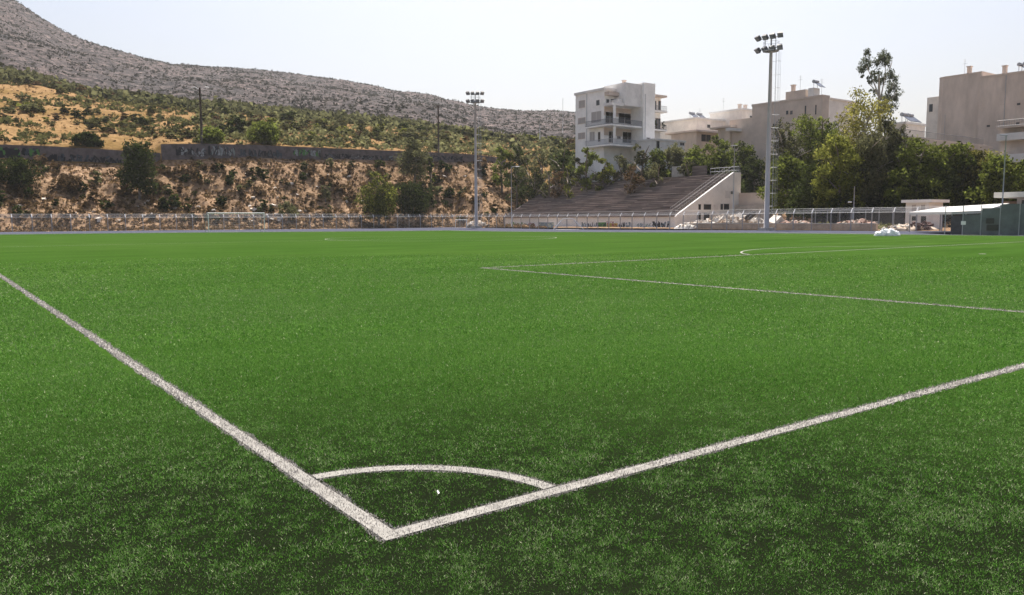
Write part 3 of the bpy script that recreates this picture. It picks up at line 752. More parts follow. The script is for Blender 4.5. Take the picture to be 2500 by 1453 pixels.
# ---- earth heap round the far mast foot
def heap(px, py_base, wpx, hpx, X, name, label, m, seed, cat='rubble', flat=.6, n=900):
    """an uneven mound with stones"""
    b = hitX(px, py_base, X); d = b.dot(FH); s = d/F; rx_, h = wpx*s/2, hpx*s; rs_ = random.Random(seed)
    V = []; N = 26; K = 12
    for j in range(K+1):
        for i in range(N):
            a = 2*math.pi*i/N; t = j/K
            q = 1+.28*mnoise.noise((math.cos(a)*1.5+seed, math.sin(a)*1.5, seed*.7))
            x, y = rx_*t*q*math.cos(a), rx_*.6*t*q*math.sin(a)
            z = h*max(0, (1-t*t))**flat*(1+.6*mnoise.noise((x*.9+seed, y*.9, 2)))+.12*mnoise.noise((x*3, y*3, seed))*(1-t)
            V.append((x, y, z-.06*(t > .98)))
    f = [(j*N+i, j*N+(i+1) % N, (j+1)*N+(i+1) % N, (j+1)*N+i) for j in range(K) for i in range(N)]
    root = empty(name, (b.x, b.y, H(b.x, b.y)-.05), label, cat, rz=-YAW)
    q = MB(); q.add(V, [tuple(reversed(x)) for x in f]); q.build('mound', m, root)
    return root, rx_, h
def stone(mb, c, r, rs_, mi=0):
    vs = []; 
    for th_, z in ((0, -1), ) : pass
    pts = [(1, 1, 1), (-1, 1, 1), (-1, -1, 1), (1, -1, 1), (1, 1, -1), (-1, 1, -1), (-1, -1, -1), (1, -1, -1)]
    ang = rs_.uniform(0, 6.28); sx, sy, sz = (rs_.uniform(.5, 1.2) for _ in range(3))
    for x, y, z in pts:
        x, y, z = x*sx*r*rs_.uniform(.7, 1.1), y*sy*r*rs_.uniform(.7, 1.1), z*sz*r*.7*rs_.uniform(.7, 1.1)
        x2, y2 = x*math.cos(ang)-y*math.sin(ang), x*math.sin(ang)+y*math.cos(ang)
        x2, z = x2*math.cos(ang*.4)-z*math.sin(ang*.4), x2*math.sin(ang*.4)+z*math.cos(ang*.4)
        vs.append((c[0]+x2*.6, c[1]+y2*.6, c[2]+z*.6))
    mb.add(vs, [(0, 1, 2, 3), (7, 6, 5, 4), (0, 4, 5, 1), (1, 5, 6, 2), (2, 6, 7, 3), (3, 7, 4, 0)], mi)
def rubble_on(root, rx_, h, n, mats, rmin, rmax, seed):
    rs_ = random.Random(seed); mb = MB()
    for _ in range(n):
        t = math.sqrt(rs_.random())*1.02; a = rs_.uniform(0, 6.28)
        stone(mb, (rx_*t*math.cos(a), rx_*.6*t*math.sin(a), h*max(0, 1-t*t)**.6*rs_.uniform(.85, 1.05)+.05), rs_.uniform(rmin, rmax), rs_, rs_.randrange(len(mats)))
    o = mb.build('stones', mats, root); o['kind'] = 'stuff'
r_, a1, b1 = heap(1165, 560, 52, 14, XF+.6, 'earth_heap', 'pale heap of stones round the foot of the far floodlight mast', MT['dirt'], 3); rubble_on(r_, a1, b1, 90, [MT['rubble'], MT['rubblew']], .15, .5, 3)
r_, a1, b1 = heap(1790, 556, 150, 24, XF+6, 'rubble_heap', 'big pale rubble heap beside the white side wall of the stand', MT['rubblew'], 5); rubble_on(r_, a1, b1, 420, [MT['rubble'], MT['rubblew'], MT['rubblew'], MT['dirt']], .2, 1.0, 5)
r_, a1, b1 = heap(1715, 560, 120, 14, XF+3, 'rubble_heap', 'low spread of broken white stones at the foot of the stand side wall', MT['rubblew'], 6); rubble_on(r_, a1, b1, 200, [MT['rubblew'], MT['dirt']], .15, .5, 6)
r_, a1, b1 = heap(1935, 552, 130, 18, XF+6, 'earth_heap', 'long low pink earth ridge behind the fence right of the big mast', MT['reddirt'], 7); rubble_on(r_, a1, b1, 120, [MT['rubble'], MT['rubblew'], MT['dirt']], .1, .4, 7)
r_, a1, b1 = heap(2095, 553, 110, 20, XF+7, 'earth_heap', 'reddish earth heap behind the fence left of the flat roofed kiosk', MT['reddirt'], 8); rubble_on(r_, a1, b1, 100, [MT['reddirt'], MT['dirt'], MT['rubble']], .1, .4, 8)
r_, a1, b1 = heap(2215, 566, 130, 12, XF+1.5, 'earth_heap', 'low pale earth heap in front of the flat roofed kiosk', MT['dirt'], 9); rubble_on(r_, a1, b1, 90, [MT['dirt'], MT['rubblew']], .1, .35, 9)
# big pale block right of the mast
b = hitX(1892, 557, XF+4); q = MB(); stone(q, (0, 0, .9), 2.0, random.Random(4)); o = q.build('boulder', MT['rubblew']); o.location = b; o.location.z = .1; tag(o, 'big cream block standing right beside the near floodlight mast', 'boulder')
# dark tyre like drum on the rubble
b = hitX(1832, 527, XF+5); 
q = MB()
for i in range(16):
    a, a2 = 2*math.pi*i/16, 2*math.pi*(i+1)/16
    q.bar((.7*math.cos(a), 0, .7*math.sin(a)), (.7*math.cos(a2), 0, .7*math.sin(a2)), .22, 0, 6)
o = q.build('tyre', MT['darkmetal']); o.location = b; o.rotation_euler = (.9, .2, .4); tag(o, 'black tyre lying on top of the pale rubble heap', 'tyre')

# ================================================================== goals
def goal(px, Y, w, h, label, depth=1.6, group=None, rz=0, loc=None, mt='whitepaint', rr_=.06):
    root = empty('goal', loc, label, 'goal', group, rz)
    for s in (-1, 1):
        q = MB(); q.bar((s*w/2, 0, 0), (s*w/2, 0, h), rr_, 0, 8); q.build('goal_post', MT[mt], root)
    q = MB(); q.bar((-w/2-.06, 0, h), (w/2+.06, 0, h), rr_, 0, 8); q.build('crossbar', MT[mt], root)
    for s in (-1, 1):
        q = MB(); q.bar((s*w/2, 0, h), (s*w/2, depth*.5, h), .03); q.bar((s*w/2, depth*.5, h), (s*w/2, depth, 0), .03); q.bar((s*w/2, depth, 0), (s*w/2, 0, .03), .03); q.build('side_stay', MT['galv'], root)
    q = MB(); n = int(w/.25)
    for i in range(n+1):
        x = -w/2+w*i/n; q.bar((x, depth*.5, h-.03), (x, depth, .02), .003, 0, 3)
    for j in range(9):
        t = j/8; q.bar((-w/2, depth*(.5+.5*t), h*(1-t)), (w/2, depth*(.5+.5*t), h*(1-t)), .003, 0, 3)
    o = q.build('net', MT['netm'], root)
    return root
goal(0, 0, 7.32, 2.44, 'white football goal with net on the far goal line below the bank', loc=(OX+FWID/2, OY+FLEN, 0))
b = hitX(1132, 559, XF-1.5); goal(0, 0, 2.4, 1.5, 'small white training goal seen side on left of the far mast', loc=(b.x-.6, b.y, float(zg(b.x, b.y))), rz=math.radians(-60), depth=1.1)
# trapezoid frames of a folded goal against the stand front
for i, (pa, lab) in enumerate([(1388, 'white sloping frame of a spare goal leaning in front of the stand'), ]):
    b = hitX(pa, 562, XF-2.2); z0 = float(zg(b.x, b.y)); sc = (b.dot(FH))/F
    root = empty('training_goal', (b.x, b.y, z0), lab, 'goal', rz=-YAW)
    w2, wt, hh = 37*sc, 13*sc, 27*sc
    q = MB(); q.bar((-w2, 0, 0), (-wt, .2, hh), .07, 0, 6); q.bar((-wt, .2, hh), (wt*.8, .2, hh), .07, 0, 6); q.bar((wt*.8, .2, hh), (w2, 0, 0), .07, 0, 6); q.build('frame_bar', MT['whitepaint'], root)
    q = MB(); q.bar((-w2+.4, 1.6, 0), (-wt, .3, hh), .04, 0, 4); q.bar((w2-.4, 1.6, 0), (wt*.8, .3, hh), .04, 0, 4); q.bar((-w2+.4, 1.6, 0), (w2-.4, 1.6, 0), .04, 0, 4); q.build('brace', MT['galv'], root)

# ================================================================== poles
def simple_pole(px, ybase, ytop, X=None, P=None, r=.06, label='', name='pole', m='galv', parts=()):
    if P is None: P = hitX(px, ybase, X)
    d = P.dot(FH); top = at(px, ytop, d); h = top.z-P.z
    root = empty(name, P, label, 'pole')
    q = MB(); q.tube([(0, 0, -.3), (0, 0, h)], [r, r*.7], 8); q.build('shaft', MT[m], root, True)
    R_ = Vector((_c, -_s, 0))
    for nm, mm, segs_ in parts:
        q = MB()
        for a, b_, rad in segs_: q.bar(R_*a[0]+Vector((0, 0, h+a[1])), R_*b_[0]+Vector((0, 0, h+b_[1])), rad, 0, 5)
        q.build(nm, MT[mm], root)
    return root
pp = place(494, 356); pp = Vector((hitY(494, 370, 161.2).x, 161.2, H(hitY(494, 370, 161.2).x, 161.4)))
simple_pole(494, 360, 214, P=pp, r=.25, label='dark wooden lamp pole with two lamp arms standing behind the retaining wall', name='lamp_pole', m='wood',
            parts=(('lamp_arm', 'galv', [((0, -.3), (-.9, .1), .05), ((0, -.3), (1.1, .1), .05)]), ('lamp_head', 'whitepaint', [((-.9, .1), (-1.5, 0), .12)]), ('lamp_head', 'whitepaint', [((1.1, .1), (1.7, 0), .12)])))
pp = Vector((hitY(1071, 370, 162).x, 162, 0)); pp.z = H(pp.x, pp.y)
simple_pole(1071, 370, 258, P=pp, r=.22, label='dark wooden pole with a crossarm behind the wall left of the far mast', name='utility_pole', m='wood', parts=(('crossarm', 'wood', [((-.9, -.3), (.9, -.3), .12), ((-.9, .1), (.9, .1), .08)]),))
pp = place(1318, 345) or at(1318, 345, 240)
simple_pole(1318, 345, 276, P=pp, r=.12, label='thin grey pole on the hillside left of the white apartment block', name='utility_pole', m='galv', parts=(('crossarm', 'galv', [((-.7, -.3), (.7, -.3), .07)]),))
pp = place(1374, 330) or at(1374, 330, 260)
simple_pole(1374, 330, 240, P=pp, r=.10, label='thin antenna mast rising just left of the white apartment block', name='antenna_mast', m='galv', parts=(('antenna', 'galv', [((-.3, -.4), (.5, -.4), .04)]),))
simple_pole(1249, 560, 408, X=XF+2, r=.09, label='slim street lamp pole in front of the left end of the stand', name='street_lamp', parts=(('lamp_arm', 'galv', [((0, 0), (1.0, .1), .05)]), ('lamp_head', 'whitepaint', [((.8, .08), (1.5, .08), .09)])))
simple_pole(1789, 556, 356, X=XF+4, r=.07, label='slim pale pole rising in front of the landing of the stand', name='street_lamp', parts=(('lamp_head', 'galv', [((-.5, 0), (.4, .05), .06)]),))
simple_pole(2443, 576, 330, X=XF-16, r=.06, label='slim pale green pole in front of the sheeted shelter', name='street_lamp', parts=(('lamp_head', 'galv', [((-.5, 0), (.1, 0), .05)]),))
simple_pole(2083, 545, 455, X=XF+10, r=.08, label='slim grey pole with a small round sign under the pale tree', name='sign_pole', parts=(('sign_plate', 'whitepaint', [((-.75, -2.0), (-.3, -2.0), .09)]),))

# ================================================================== buildings
def window(parent, org, plane, c0, pxr, style='glass', frame='whitewall', proud=.05, sill=True):
    """pxr: (px0,py0,px1,py1) on the plane X=c0 or Y=c0 (facing the pitch)"""
    hit = hitX if plane == 'X' else hitY
    a, b = hit(pxr[0], pxr[3], c0), hit(pxr[2], pxr[1], c0); q = MB()
    def bx(m_, u0, u1, z0, z1, t0, t1):
        if plane == 'X': m_.box((c0-t1-org.x, u0-org.y, z0-org.z), (c0-t0-org.x, u1-org.y, z1-org.z))
        else: m_.box((u0-org.x, c0-t1-org.y, z0-org.z), (u1-org.x, c0-t0-org.y, z1-org.z))
    u0, u1 = (min(a.y, b.y), max(a.y, b.y)) if plane == 'X' else (min(a.x, b.x), max(a.x, b.x))
    z0, z1 = a.z, b.z; t = .07
    bx(q, u0-t, u1+t, z1, z1+t, -.05, proud); bx(q, u0-t, u0, z0, z1, -.05, proud); bx(q, u1, u1+t, z0, z1, -.05, proud); bx(q, u0-t*1.5, u1+t*1.5, z0-t, z0, -.05, proud*1.8)
    if u1-u0 > 1.1: bx(q, (u0+u1)/2-.03, (u0+u1)/2+.03, z0, z1, -.05, proud*.8)
    w_ = q.build('window', MT[frame], parent); p = MB(); bx(p, u0, u1, z0, z1, -.04, .012); p.build('pane', MT[style], w_)
    return w_
def bbox(parent, org, x0, x1, y0, y1, z0, z1, name, m):
    q = MB(); q.box((x0-org.x, y0-org.y, z0-org.z), (x1-org.x, y1-org.y, z1-org.z)); return q.build(name, MT[m], parent)
def railing(parent, org, pts, h, m='rail', step=.35, name='railing', solid=None):
    q = MB()
    for a, b in zip(pts, pts[1:]):
        a, b = Vector(a)-org, Vector(b)-org; n = max(1, int((b-a).length/step)); u = Vector((0, 0, 1))
        for hh in (h, h*.08): q.bar(a+u*hh, b+u*hh, .035, 0, 4)
        for i in range(n+1):
            p = a+(b-a)*i/n; q.bar(p, p+u*h, .018, 0, 3)
    return q.build(name, MT[m], parent)
def roof_junk(parent, P, kind):
    q = MB()
    if kind == 'aerial':
        q.bar((0, 0, 0), (0, 0, 3), .03, 0, 4); q.bar((-.5, 0, 2.6), (.5, 0, 2.6), .02, 0, 3); q.bar((-.4, .1, 2.9), (.4, -.1, 2.9), .02, 0, 3); q.bar((0, -.5, 2.2), (0, .5, 2.2), .02, 0, 3); nm, m = 'aerial', 'galv'
    elif kind == 'chimney':
        q.box((-.3, -.3, 0), (.3, .3, 1.3)); q.box((-.4, -.4, 1.3), (.4, .4, 1.45)); nm, m = 'chimney', 'brownwall'
    elif kind == 'heater':
        q.tube([(-.7, 0, 1.3), (.7, 0, 1.3)], .32, 10); q.bar((-.6, 0, 0), (-.6, 0, 1.2), .05); q.bar((.6, 0, 0), (.6, 0, 1.2), .05); nm, m = 'water_heater', 'galv'
    o = q.build(nm, MT[m], parent); o.location = P
    if kind == 'heater':
        p = MB(); p.add([(-.9, -.2, 1.15), (.9, -.2, 1.15), (.9, -1.5, .15), (-.9, -1.5, .15), (-.9, -.2, 1.07), (.9, -.2, 1.07), (.9, -1.5, .07), (-.9, -1.5, .07)], [(0, 1, 2, 3), (7, 6, 5, 4), (0, 4, 5, 1), (1, 5, 6, 2), (2, 6, 7, 3), (3, 7, 4, 0)])
        p.build('solar_panel', MT['panel'], o)
    return o

# --- A: white apartment block in the middle
dA = 165.0; cA = at(1475, 214, dA); xA, yA = cA.x, cA.y; zA0 = 9.0
A = empty('apartment_block', (xA, yA, zA0), 'white four storey apartment block with corner balconies and a square stair tower', 'building')
oA = Vector(A.location); zr = cA.z
pL = hitX(1405, 300, xA); wY = pL.y-yA                    # depth of the left face
zpar = zr; xE = hitY(1590, 300, yA).x; xW = hitY(1630, 300, yA+2).x
bbox(A, oA, xA, xE, yA, yA+wY, zA0, zr-.5, 'wall', 'whitewall')
bbox(A, oA, xA-.25, xE+.1, yA-.25, yA+wY+.2, zr-.5, zr, 'roof_parapet', 'greywall')
# projecting balcony bay towards the right, three floors
yB = yA-3.2
zf = [hitY(1503, y, yB).z for y in (352, 303, 252)]       # slab levels near the corner
xB1 = hitY(1568, 305, yB).x
for i, z in enumerate(zf[:2]):
    bbox(A, oA, xA-.6, xB1, yB, yA-.002, z-.32, z, 'balcony_slab', 'whitewall')
bbox(A, oA, xA-.3, hitY(1526, 240, yB+.3).x-.01, yB+.6, yA-.002, zf[2]-.30, zf[2]+.25, 'balcony_slab', 'greywall')
bbox(A, oA, xA-.05, xA+.35, yB+.1, yB+.5, zf[0], zf[2]-.3, 'column', 'whitewall')
bbox(A, oA, xA+2.0, hitY(1526, 240, yB+.3).x-.05, yA-2.2, yA-.003, zf[2]+.25, zf[2]+1.15, 'balcony_wall', 'greywall')
ysb = hitX(1434, 306, xA-.6).y
for z in zf[:2]: bbox(A, oA, xA-1.3, xA-.601, yB, ysb, z-.32, z, 'balcony_slab', 'whitewall'); bbox(A, oA, xA-.6, xA-.002, yA, ysb, z-.32, z, 'balcony_slab', 'whitewall')
railing(A, oA, [(xA-1.25, ysb, zf[1]), (xA-1.25, yB+.08, zf[1]), (xB1-.05, yB+.08, zf[1])], 1.05, 'rail', .12)
railing(A, oA, [(xA-1.25, ysb, zf[0]), (xA-1.25, yB+.08, zf[0]), (xB1-.05, yB+.08, zf[0])], 1.05, 'galv', .12)
# left face strip windows
for (a, b, c_, d) in [(1414, 245, 1428, 264), (1412, 287, 1429, 303), (1412, 324, 1428, 340)]: window(A, oA, 'X', xA, (a, b, c_, d), 'shutter', 'tanwall')
for (a, b, c_, d) in [(1456, 244, 1464, 258), (1444, 271, 1468, 300), (1440, 322, 1452, 345), (1460, 322, 1466, 346)]: window(A, oA, 'X', xA, (a, b, c_, d), 'shutter' if b > 260 and a < 1450 else 'glass', 'greywall')
for (a, b, c_, d) in [(1480, 243, 1487, 261), (1491, 243, 1500, 261), (1478, 275, 1500, 300), (1510, 279, 1540, 300), (1546, 281, 1562, 300), (1486, 322, 1500, 348), (1520, 324, 1545, 348)]: window(A, oA, 'Y', yA, (a, b, c_, d), 'glass', 'greywall')
# tan cornice; panels below it paint warm bounced light in as colour
bbox(A, oA, xA+.1, hitY(1526, 240, yB+.3).x-.03, yA-1.2, yA-.004, zf[2]+1.9, zf[2]+2.6, 'upper_cornice', 'tanwall')
for z_a, z_b in ((zf[0], zf[1]-.33), (zf[1], zf[2]-.31)):
    bbox(A, oA, xA+.02, xB1-.02, yA-.012, yA-.004, z_a+2.05, z_b, 'warm_bounce_panel', 'tanwall')  # tan strip stands in for warm light reflected under the slab
def ac_unit(parent, org, x, y, z):
    q = MB(); q.box((x-org.x-.4, y-org.y-.32, z-org.z), (x-org.x+.4, y-org.y, z-org.z+.55)); o = q.build('air_conditioner', MT['shutter'], parent)
    f = MB(); f.tube([(x-org.x-.1, y-org.y-.335, z-org.z+.28), (x-org.x-.1, y-org.y-.322, z-org.z+.28)], .2, 10); f.build('fan_grille', MT['darkmetal'], o)
ac_unit(A, oA, xA+1.6, yA-.002, zf[1]+.1); ac_unit(A, oA, xA+4.1, yA-.002, zf[0]+1.5); ac_unit(A, oA, xB1+1.4, yB-.302, zf[0]+1.2)
q = MB(); q.bar((xB1+.5-xA, yB-.34-yA, 0), (xB1+.5-xA, yB-.34-yA, zr-zA0-1), .05, 0, 5); q.build('drain_pipe', MT['galv'], A)
q = MB(); q.bar((-.07, 5.2, 0), (-.07, 5.2, zr-zA0-.6), .05, 0, 5); q.build('drain_pipe', MT['galv'], A)
# stair tower
pT = hitY(1560, 300, yB+.3); tx, ty = pT.x-.2, yB+.3; ztT = hitY(1557, 201, ty).z
bbox(A, oA, xB1+.01, xB1+3.4, yB-.3, yA+3, zA0-.5, ztT, 'stair_tower', 'whitewall'); bbox(A, oA, hitY(1526, 240, yB+.3).x, xB1, yB+.3, yA+3.5, zf[2]-.15, ztT-.35, 'stair_tower', 'greywall')
# right wing with balconies
xr0, xr1 = xB1+3.41, xB1+9.0; yr = yB+1.6; zrw = hitY(1610, 232, yr).z
bbox(A, oA, xr0, xr1, yr+1.8, yr+10, zA0, zrw-.3, 'wall', 'whitewall'); bbox(A, oA, xr0, xr1+.3, yr+.2, yr+10.2, zrw-.3, zrw+.1, 'roof_slab', 'tanwall')
for y_ in (270, 316):
    z = hitY(1610, y_, yr).z; bbox(A, oA, xr0, xr1+.2, yr, yr+1.79, z-.3, z, 'balcony_slab', 'whitewall')
    railing(A, oA, [(xr0+.05, yr+.05, z), (xr1+.1, yr+.05, z)], 1.0, 'rail', .13)
for (a, b, c_, d) in [(1596, 247, 1602, 268), (1607, 247, 1613, 268), (1600, 290, 1612, 314)]: window(A, oA, 'Y', yr+1.8, (a, b, c_, d), 'glass', 'tanwall')
roof_junk(A, Vector((xB1-1.2-xA, yA-yA+1, ztT-.5-zA0)), 'chimney')
roof_junk(A, Vector((xr1-.6-xA, yr+3-yA, zrw+.1-zA0)), 'aerial')
# balcony plants
# --- generic world aligned house
def house(name, label, px, d, ytop, lx, ly, z0, m, roof='greywall', overhang=.2, cat='building'):
    c = at(px, ytop, d); root = empty(name, (c.x, c.y, z0), label, cat); org = Vector(root.location)
    bbox(root, org, c.x, c.x+lx, c.y, c.y+ly, z0, c.z-.35, 'wall', m)
    bbox(root, org, c.x-overhang, c.x+lx+overhang, c.y-overhang, c.y+ly+overhang, c.z-.35, c.z, 'roof_slab', roof)
    return root, org, c
# annex under the right wing
B0, o0, c0 = house('low_house', 'low grey house with dark openings tucked right of the white apartment block', 1598, 162, 338, 9, 5, 9, 'greywall')
for w_ in [(1602, 345, 1610, 362), (1660, 349, 1670, 355)]: window(B0, o0, 'Y', c0.y, w_, 'glass', 'greywall')
B1, o1, c1 = house('low_house', 'long low cream house with a flat roof behind the row of trees', 1700, 178, 286, 20, 17, 9, 'cream')
for w_ in [(1726, 305, 1734, 312), (1776, 300, 1786, 306)]: window(B1, o1, 'Y', c1.y, w_, 'glass', 'cream')
for P_, k_ in (((2, 3, c1.z-9), 'heater'), ((4.5, 3, c1.z-9), 'heater'), ((7, 5, c1.z-9), 'aerial'), ((-0, 12, c1.z-9), 'chimney')): roof_junk(B1, Vector(P_), k_)
B2, o2, c2 = house('low_house', 'pale cream house with stepped flat roof just left of the near floodlight mast', 1812, 180, 264, 22, 9, 9, 'cream')
for w_ in [(1830, 284, 1842, 292)]: window(B2, o2, 'Y', c2.y, w_, 'glass', 'cream')
for P_, k_ in (((3, 3, c2.z-9), 'chimney'), ((5, 3, c2.z-9), 'chimney'), ((1, 6, c2.z-9), 'aerial'), ((7, 2, c2.z-9), 'heater')): roof_junk(B2, Vector(P_), k_)
B3, o3, c3 = house('terrace_house', 'low house with wide overhanging terrace slabs between the cream houses and the trees', 1782, 166, 308, 16, 3, 9, 'brownwall', 'tanwall', 1.2)
bbox(B3, o3, c3.x-3, c3.x+18, c3.y-2.5, c3.y-1.3, c3.z-1.3, c3.z-.7, 'lower_slab', 'greywall')
for w_ in [(1790, 330, 1800, 345), (1835, 334, 1850, 350)]: window(B3, o3, 'Y', c3.y, w_, 'glass', 'tanwall')
B4, o4, c4 = house('low_house', 'small tan house with a dark shaded terrace above the trees behind the stand', 1700, 171, 318, 10, 7, 9, 'brownwall', 'tanwall', 1.0)
for w_ in [(1712, 330, 1735, 345)]: window(B4, o4, 'Y', c4.y, w_, 'glass', 'brownwall')
# --- C tan block
C_, oc, cc = house('tan_block', 'tan plastered block with two slit windows between the near mast and the trees', 2008, 150, 231, 2.2, 15.5, 8, 'tanwall', 'tanwall', .1)
for w_ in [(1919, 270, 1925, 280), (1929, 270, 1936, 280), (1964, 258, 1969, 282), (1990, 256, 1994, 280)]: window(C_, oc, 'X', cc.x, w_, 'glass', 'tanwall')
p = hitX(1918, 235, cc.x+.5); p2 = hitX(1966, 235, cc.x+.5); zt2 = hitX(1940, 222, cc.x+.5).z
bbox(C_, oc, cc.x+.5, cc.x+3, p2.y, p.y, cc.z, zt2, 'penthouse', 'tanwall')
bbox(C_, oc, cc.x+.6, cc.x+2.6, hitX(1985, 235, cc.x+.5).y, hitX(1972, 235, cc.x+.5).y, cc.z, zt2+.1, 'roof_box', 'greywall')
bbox(C_, oc, cc.x, cc.x+3, cc.y+15.5, cc.y+21, 8, cc.z-2.6, 'rear_wing', 'tanwall')
for P_, k_ in (((2, (p.y+p2.y)/2-cc.y, zt2-8), 'aerial'), ((2, (p.y+p2.y)/2-cc.y+1.5, zt2-8), 'chimney'), ((1.5, hitX(1979, 235, cc.x).y-cc.y, zt2-8), 'heater'), ((.6, .6, cc.z-8), 'aerial')): roof_junk(C_, Vector(P_), k_)
C2, oc2, cc2 = house('low_house', 'pale low building with a flat roof behind the tan block', 2010, 172, 236, 14, 8, 8, 'greywall', 'greywall', .2)
# --- D big blank block at the right
XD = 150.0; a_ = hitX(2393, 192, XD); b_ = hitX(2283, 200, XD); e_ = hitX(2560, 190, XD)
Dz = 5.0; D = empty('blank_block', (XD, a_.y, Dz), 'huge windowless brown rendered block at the right edge of the view', 'building'); oD = Vector(D.location)
zD1 = hitX(2393, 192, XD).z; bbox(D, oD, XD, XD+14, e_.y-12, a_.y, Dz, zD1, 'wall', 'brownwall'); bbox(D, oD, XD-.08, XD+14.1, e_.y-12, a_.y+.08, zD1, zD1+.35, 'coping', 'tanwall')
D1 = empty('rounded_block', (XD+.9, a_.y, Dz), 'blank brown block with a rounded parapet left of the huge brown block', 'building'); oE = Vector(D1.location)
zD0 = hitX(2330, 187, XD+.9).z; bl = hitX(2283, 200, XD+.9); 
q = MB(); yy0, yy1 = a_.y+.09, bl.y; prof = [(XD+.9, yy0), (XD+12, yy0), (XD+12, yy1), (XD+2.6, yy1), (XD+1.5, yy1-.5), (XD+1.0, yy1-1.4)]
n = len(prof); q.add([(x-oE.x, y-oE.y, 0) for x, y in prof]+[(x-oE.x, y-oE.y, zD0-Dz) for x, y in prof], [tuple(reversed(range(n))), tuple(range(n, 2*n))]+[(i, (i+1) % n, (i+1) % n+n, i+n) for i in range(n)]); q.build('wall', MT['brownwall'], D1)
q = MB(); q.add([(x-oE.x-.06, y-oE.y+.0, zD0-Dz) for x, y in prof]+[(x-oE.x-.06, y-oE.y, zD0-Dz+.25) for x, y in prof], [tuple(reversed(range(n))), tuple(range(n, 2*n))]+[(i, (i+1) % n, (i+1) % n+n, i+n) for i in range(n)]); q.build('coping', MT['tanwall'], D1)
xs_ = XD+3.2; pl_ = hitX(2264, 235, xs_); bbox(D1, oE, xs_, xs_+6, yy1+.01, pl_.y, Dz, hitX(2270, 238, xs_).z, 'side_wing', 'cream')
window(D1, oE, 'X', xs_, (2268, 254, 2278, 274), 'glass', 'cream')
for P_, k_ in (((1.6, hitX(2350, 190, XD).y-oE.y, zD0-Dz+.25), 'chimney'), ((2.5, hitX(2332, 190, XD).y-oE.y, zD0-Dz+.25), 'aerial')): roof_junk(D1, Vector(P_), k_)
for P_, k_ in (((1.0, hitX(2446, 190, XD).y-a_.y, zD1-Dz+.35), 'chimney'), ((1.6, hitX(2480, 190, XD).y-a_.y, zD1-Dz+.35), 'heater'), ((1.6, hitX(2494, 190, XD).y-a_.y, zD1-Dz+.35), 'heater')): roof_junk(D, Vector(P_), k_)
q = MB()
for i in range(7):
    t = hitX(2304, 240+i*12, XD+.9); 
q.bar((XD+.84-oE.x, hitX(2304, 240, XD).y-oE.y, 0), (XD+.84-oE.x, hitX(2304, 240, XD).y-oE.y, 15), .04, 0, 4); q.build('drain_pipe', MT['galv'], D1)
for yy_ in (-4.2, -9.5):
    q = MB(); q.bar((-.06, yy_, 0), (-.06, yy_, zD1-Dz), .06, 0, 5); q.build('drain_pipe', MT['galv'], D)
for yy_, zz_ in ((-2.0, 12.0), (-6.6, 15.2), (-6.6, 12.0)):
    q = MB(); q.box((-.05, yy_, zz_), (.02, yy_+.5, zz_+.35)); q.build('vent', MT['darkmetal'], D)
for zz_ in (9.2, 12.4, 15.6):
    q = MB(); q.box((-.02, e_.y-12-a_.y, zz_), (.0, -.05, zz_+.06)); q.build('floor_joint', MT['tanwall'], D)
# --- E terrace house with railing in front of the big block
E_, oe, ce = house('terrace_house', 'low house with a long railed roof terrace in front of the big brown block', 2196, 112, 334, 26, 1.2, 4, 'cream', 'tanwall', .9)
bbox(E_, oe, ce.x-.95, ce.x+25, ce.y-1.2, ce.y-.95, ce.z-.9, ce.z-.1, 'fascia', 'tanwall')
railing(E_, oe, [(ce.x-.8, ce.y+1.1, ce.z), (ce.x-.8, ce.y-.7, ce.z), (ce.x+24, ce.y-.7, ce.z)], .95, 'rail', .3)
for w_ in [(2215, 345, 2232, 362), (2245, 348, 2262, 366), (2285, 350, 2300, 366)]: window(E_, oe, 'Y', ce.y, w_, 'glass', 'brick')
roof_junk(E_, Vector((3.2, 3, ce.z-4)), 'heater'); roof_junk(E_, Vector((5.2, 3, ce.z-4)), 'heater')
E2, oe2, ce2 = house('roof_hut', 'small pale roof hut carrying a solar water heater behind the railed terrace', 2212, 126, 297, 6, 3, 6, 'cream', 'greywall', .2)
roof_junk(E2, Vector((1.6, 1.2, ce2.z-6)), 'heater'); roof_junk(E2, Vector((3.4, 1.2, ce2.z-6)), 'heater')
# --- F balcony block at the right edge
XG = 119.0; f0 = hitX(2432, 350, XG); f1 = hitX(2560, 350, XG)
Fz = 4.0; Fb = empty('balcony_block', (XG, f0.y, Fz), 'grey block with broad white balcony bands at the right edge', 'building'); of = Vector(Fb.location)
zz = [hitX(2440, y, XG).z for y in (398, 378, 342, 314)]
bbox(Fb, of, XG+1.2, XG+9, f1.y-8, f0.y, Fz, zz[3], 'wall', 'brownwall'); bbox(Fb, of, XG, XG+1.19, f1.y-8, f0.y, zz[0], zz[1], 'balcony_band', 'greywall')
bbox(Fb, of, XG, XG+1.19, f1.y-8, f0.y, zz[2]-.1, zz[3]-.7, 'balcony_band', 'greywall'); bbox(Fb, of, XG-.1, XG+9.2, f1.y-8, f0.y+.1, zz[3], zz[3]+.25, 'roof_slab', 'brownwall')
railing(Fb, of, [(XG, f0.y, zz[3]+.25), (XG, f1.y-8, zz[3]+.25)], .8, 'rail', .3)
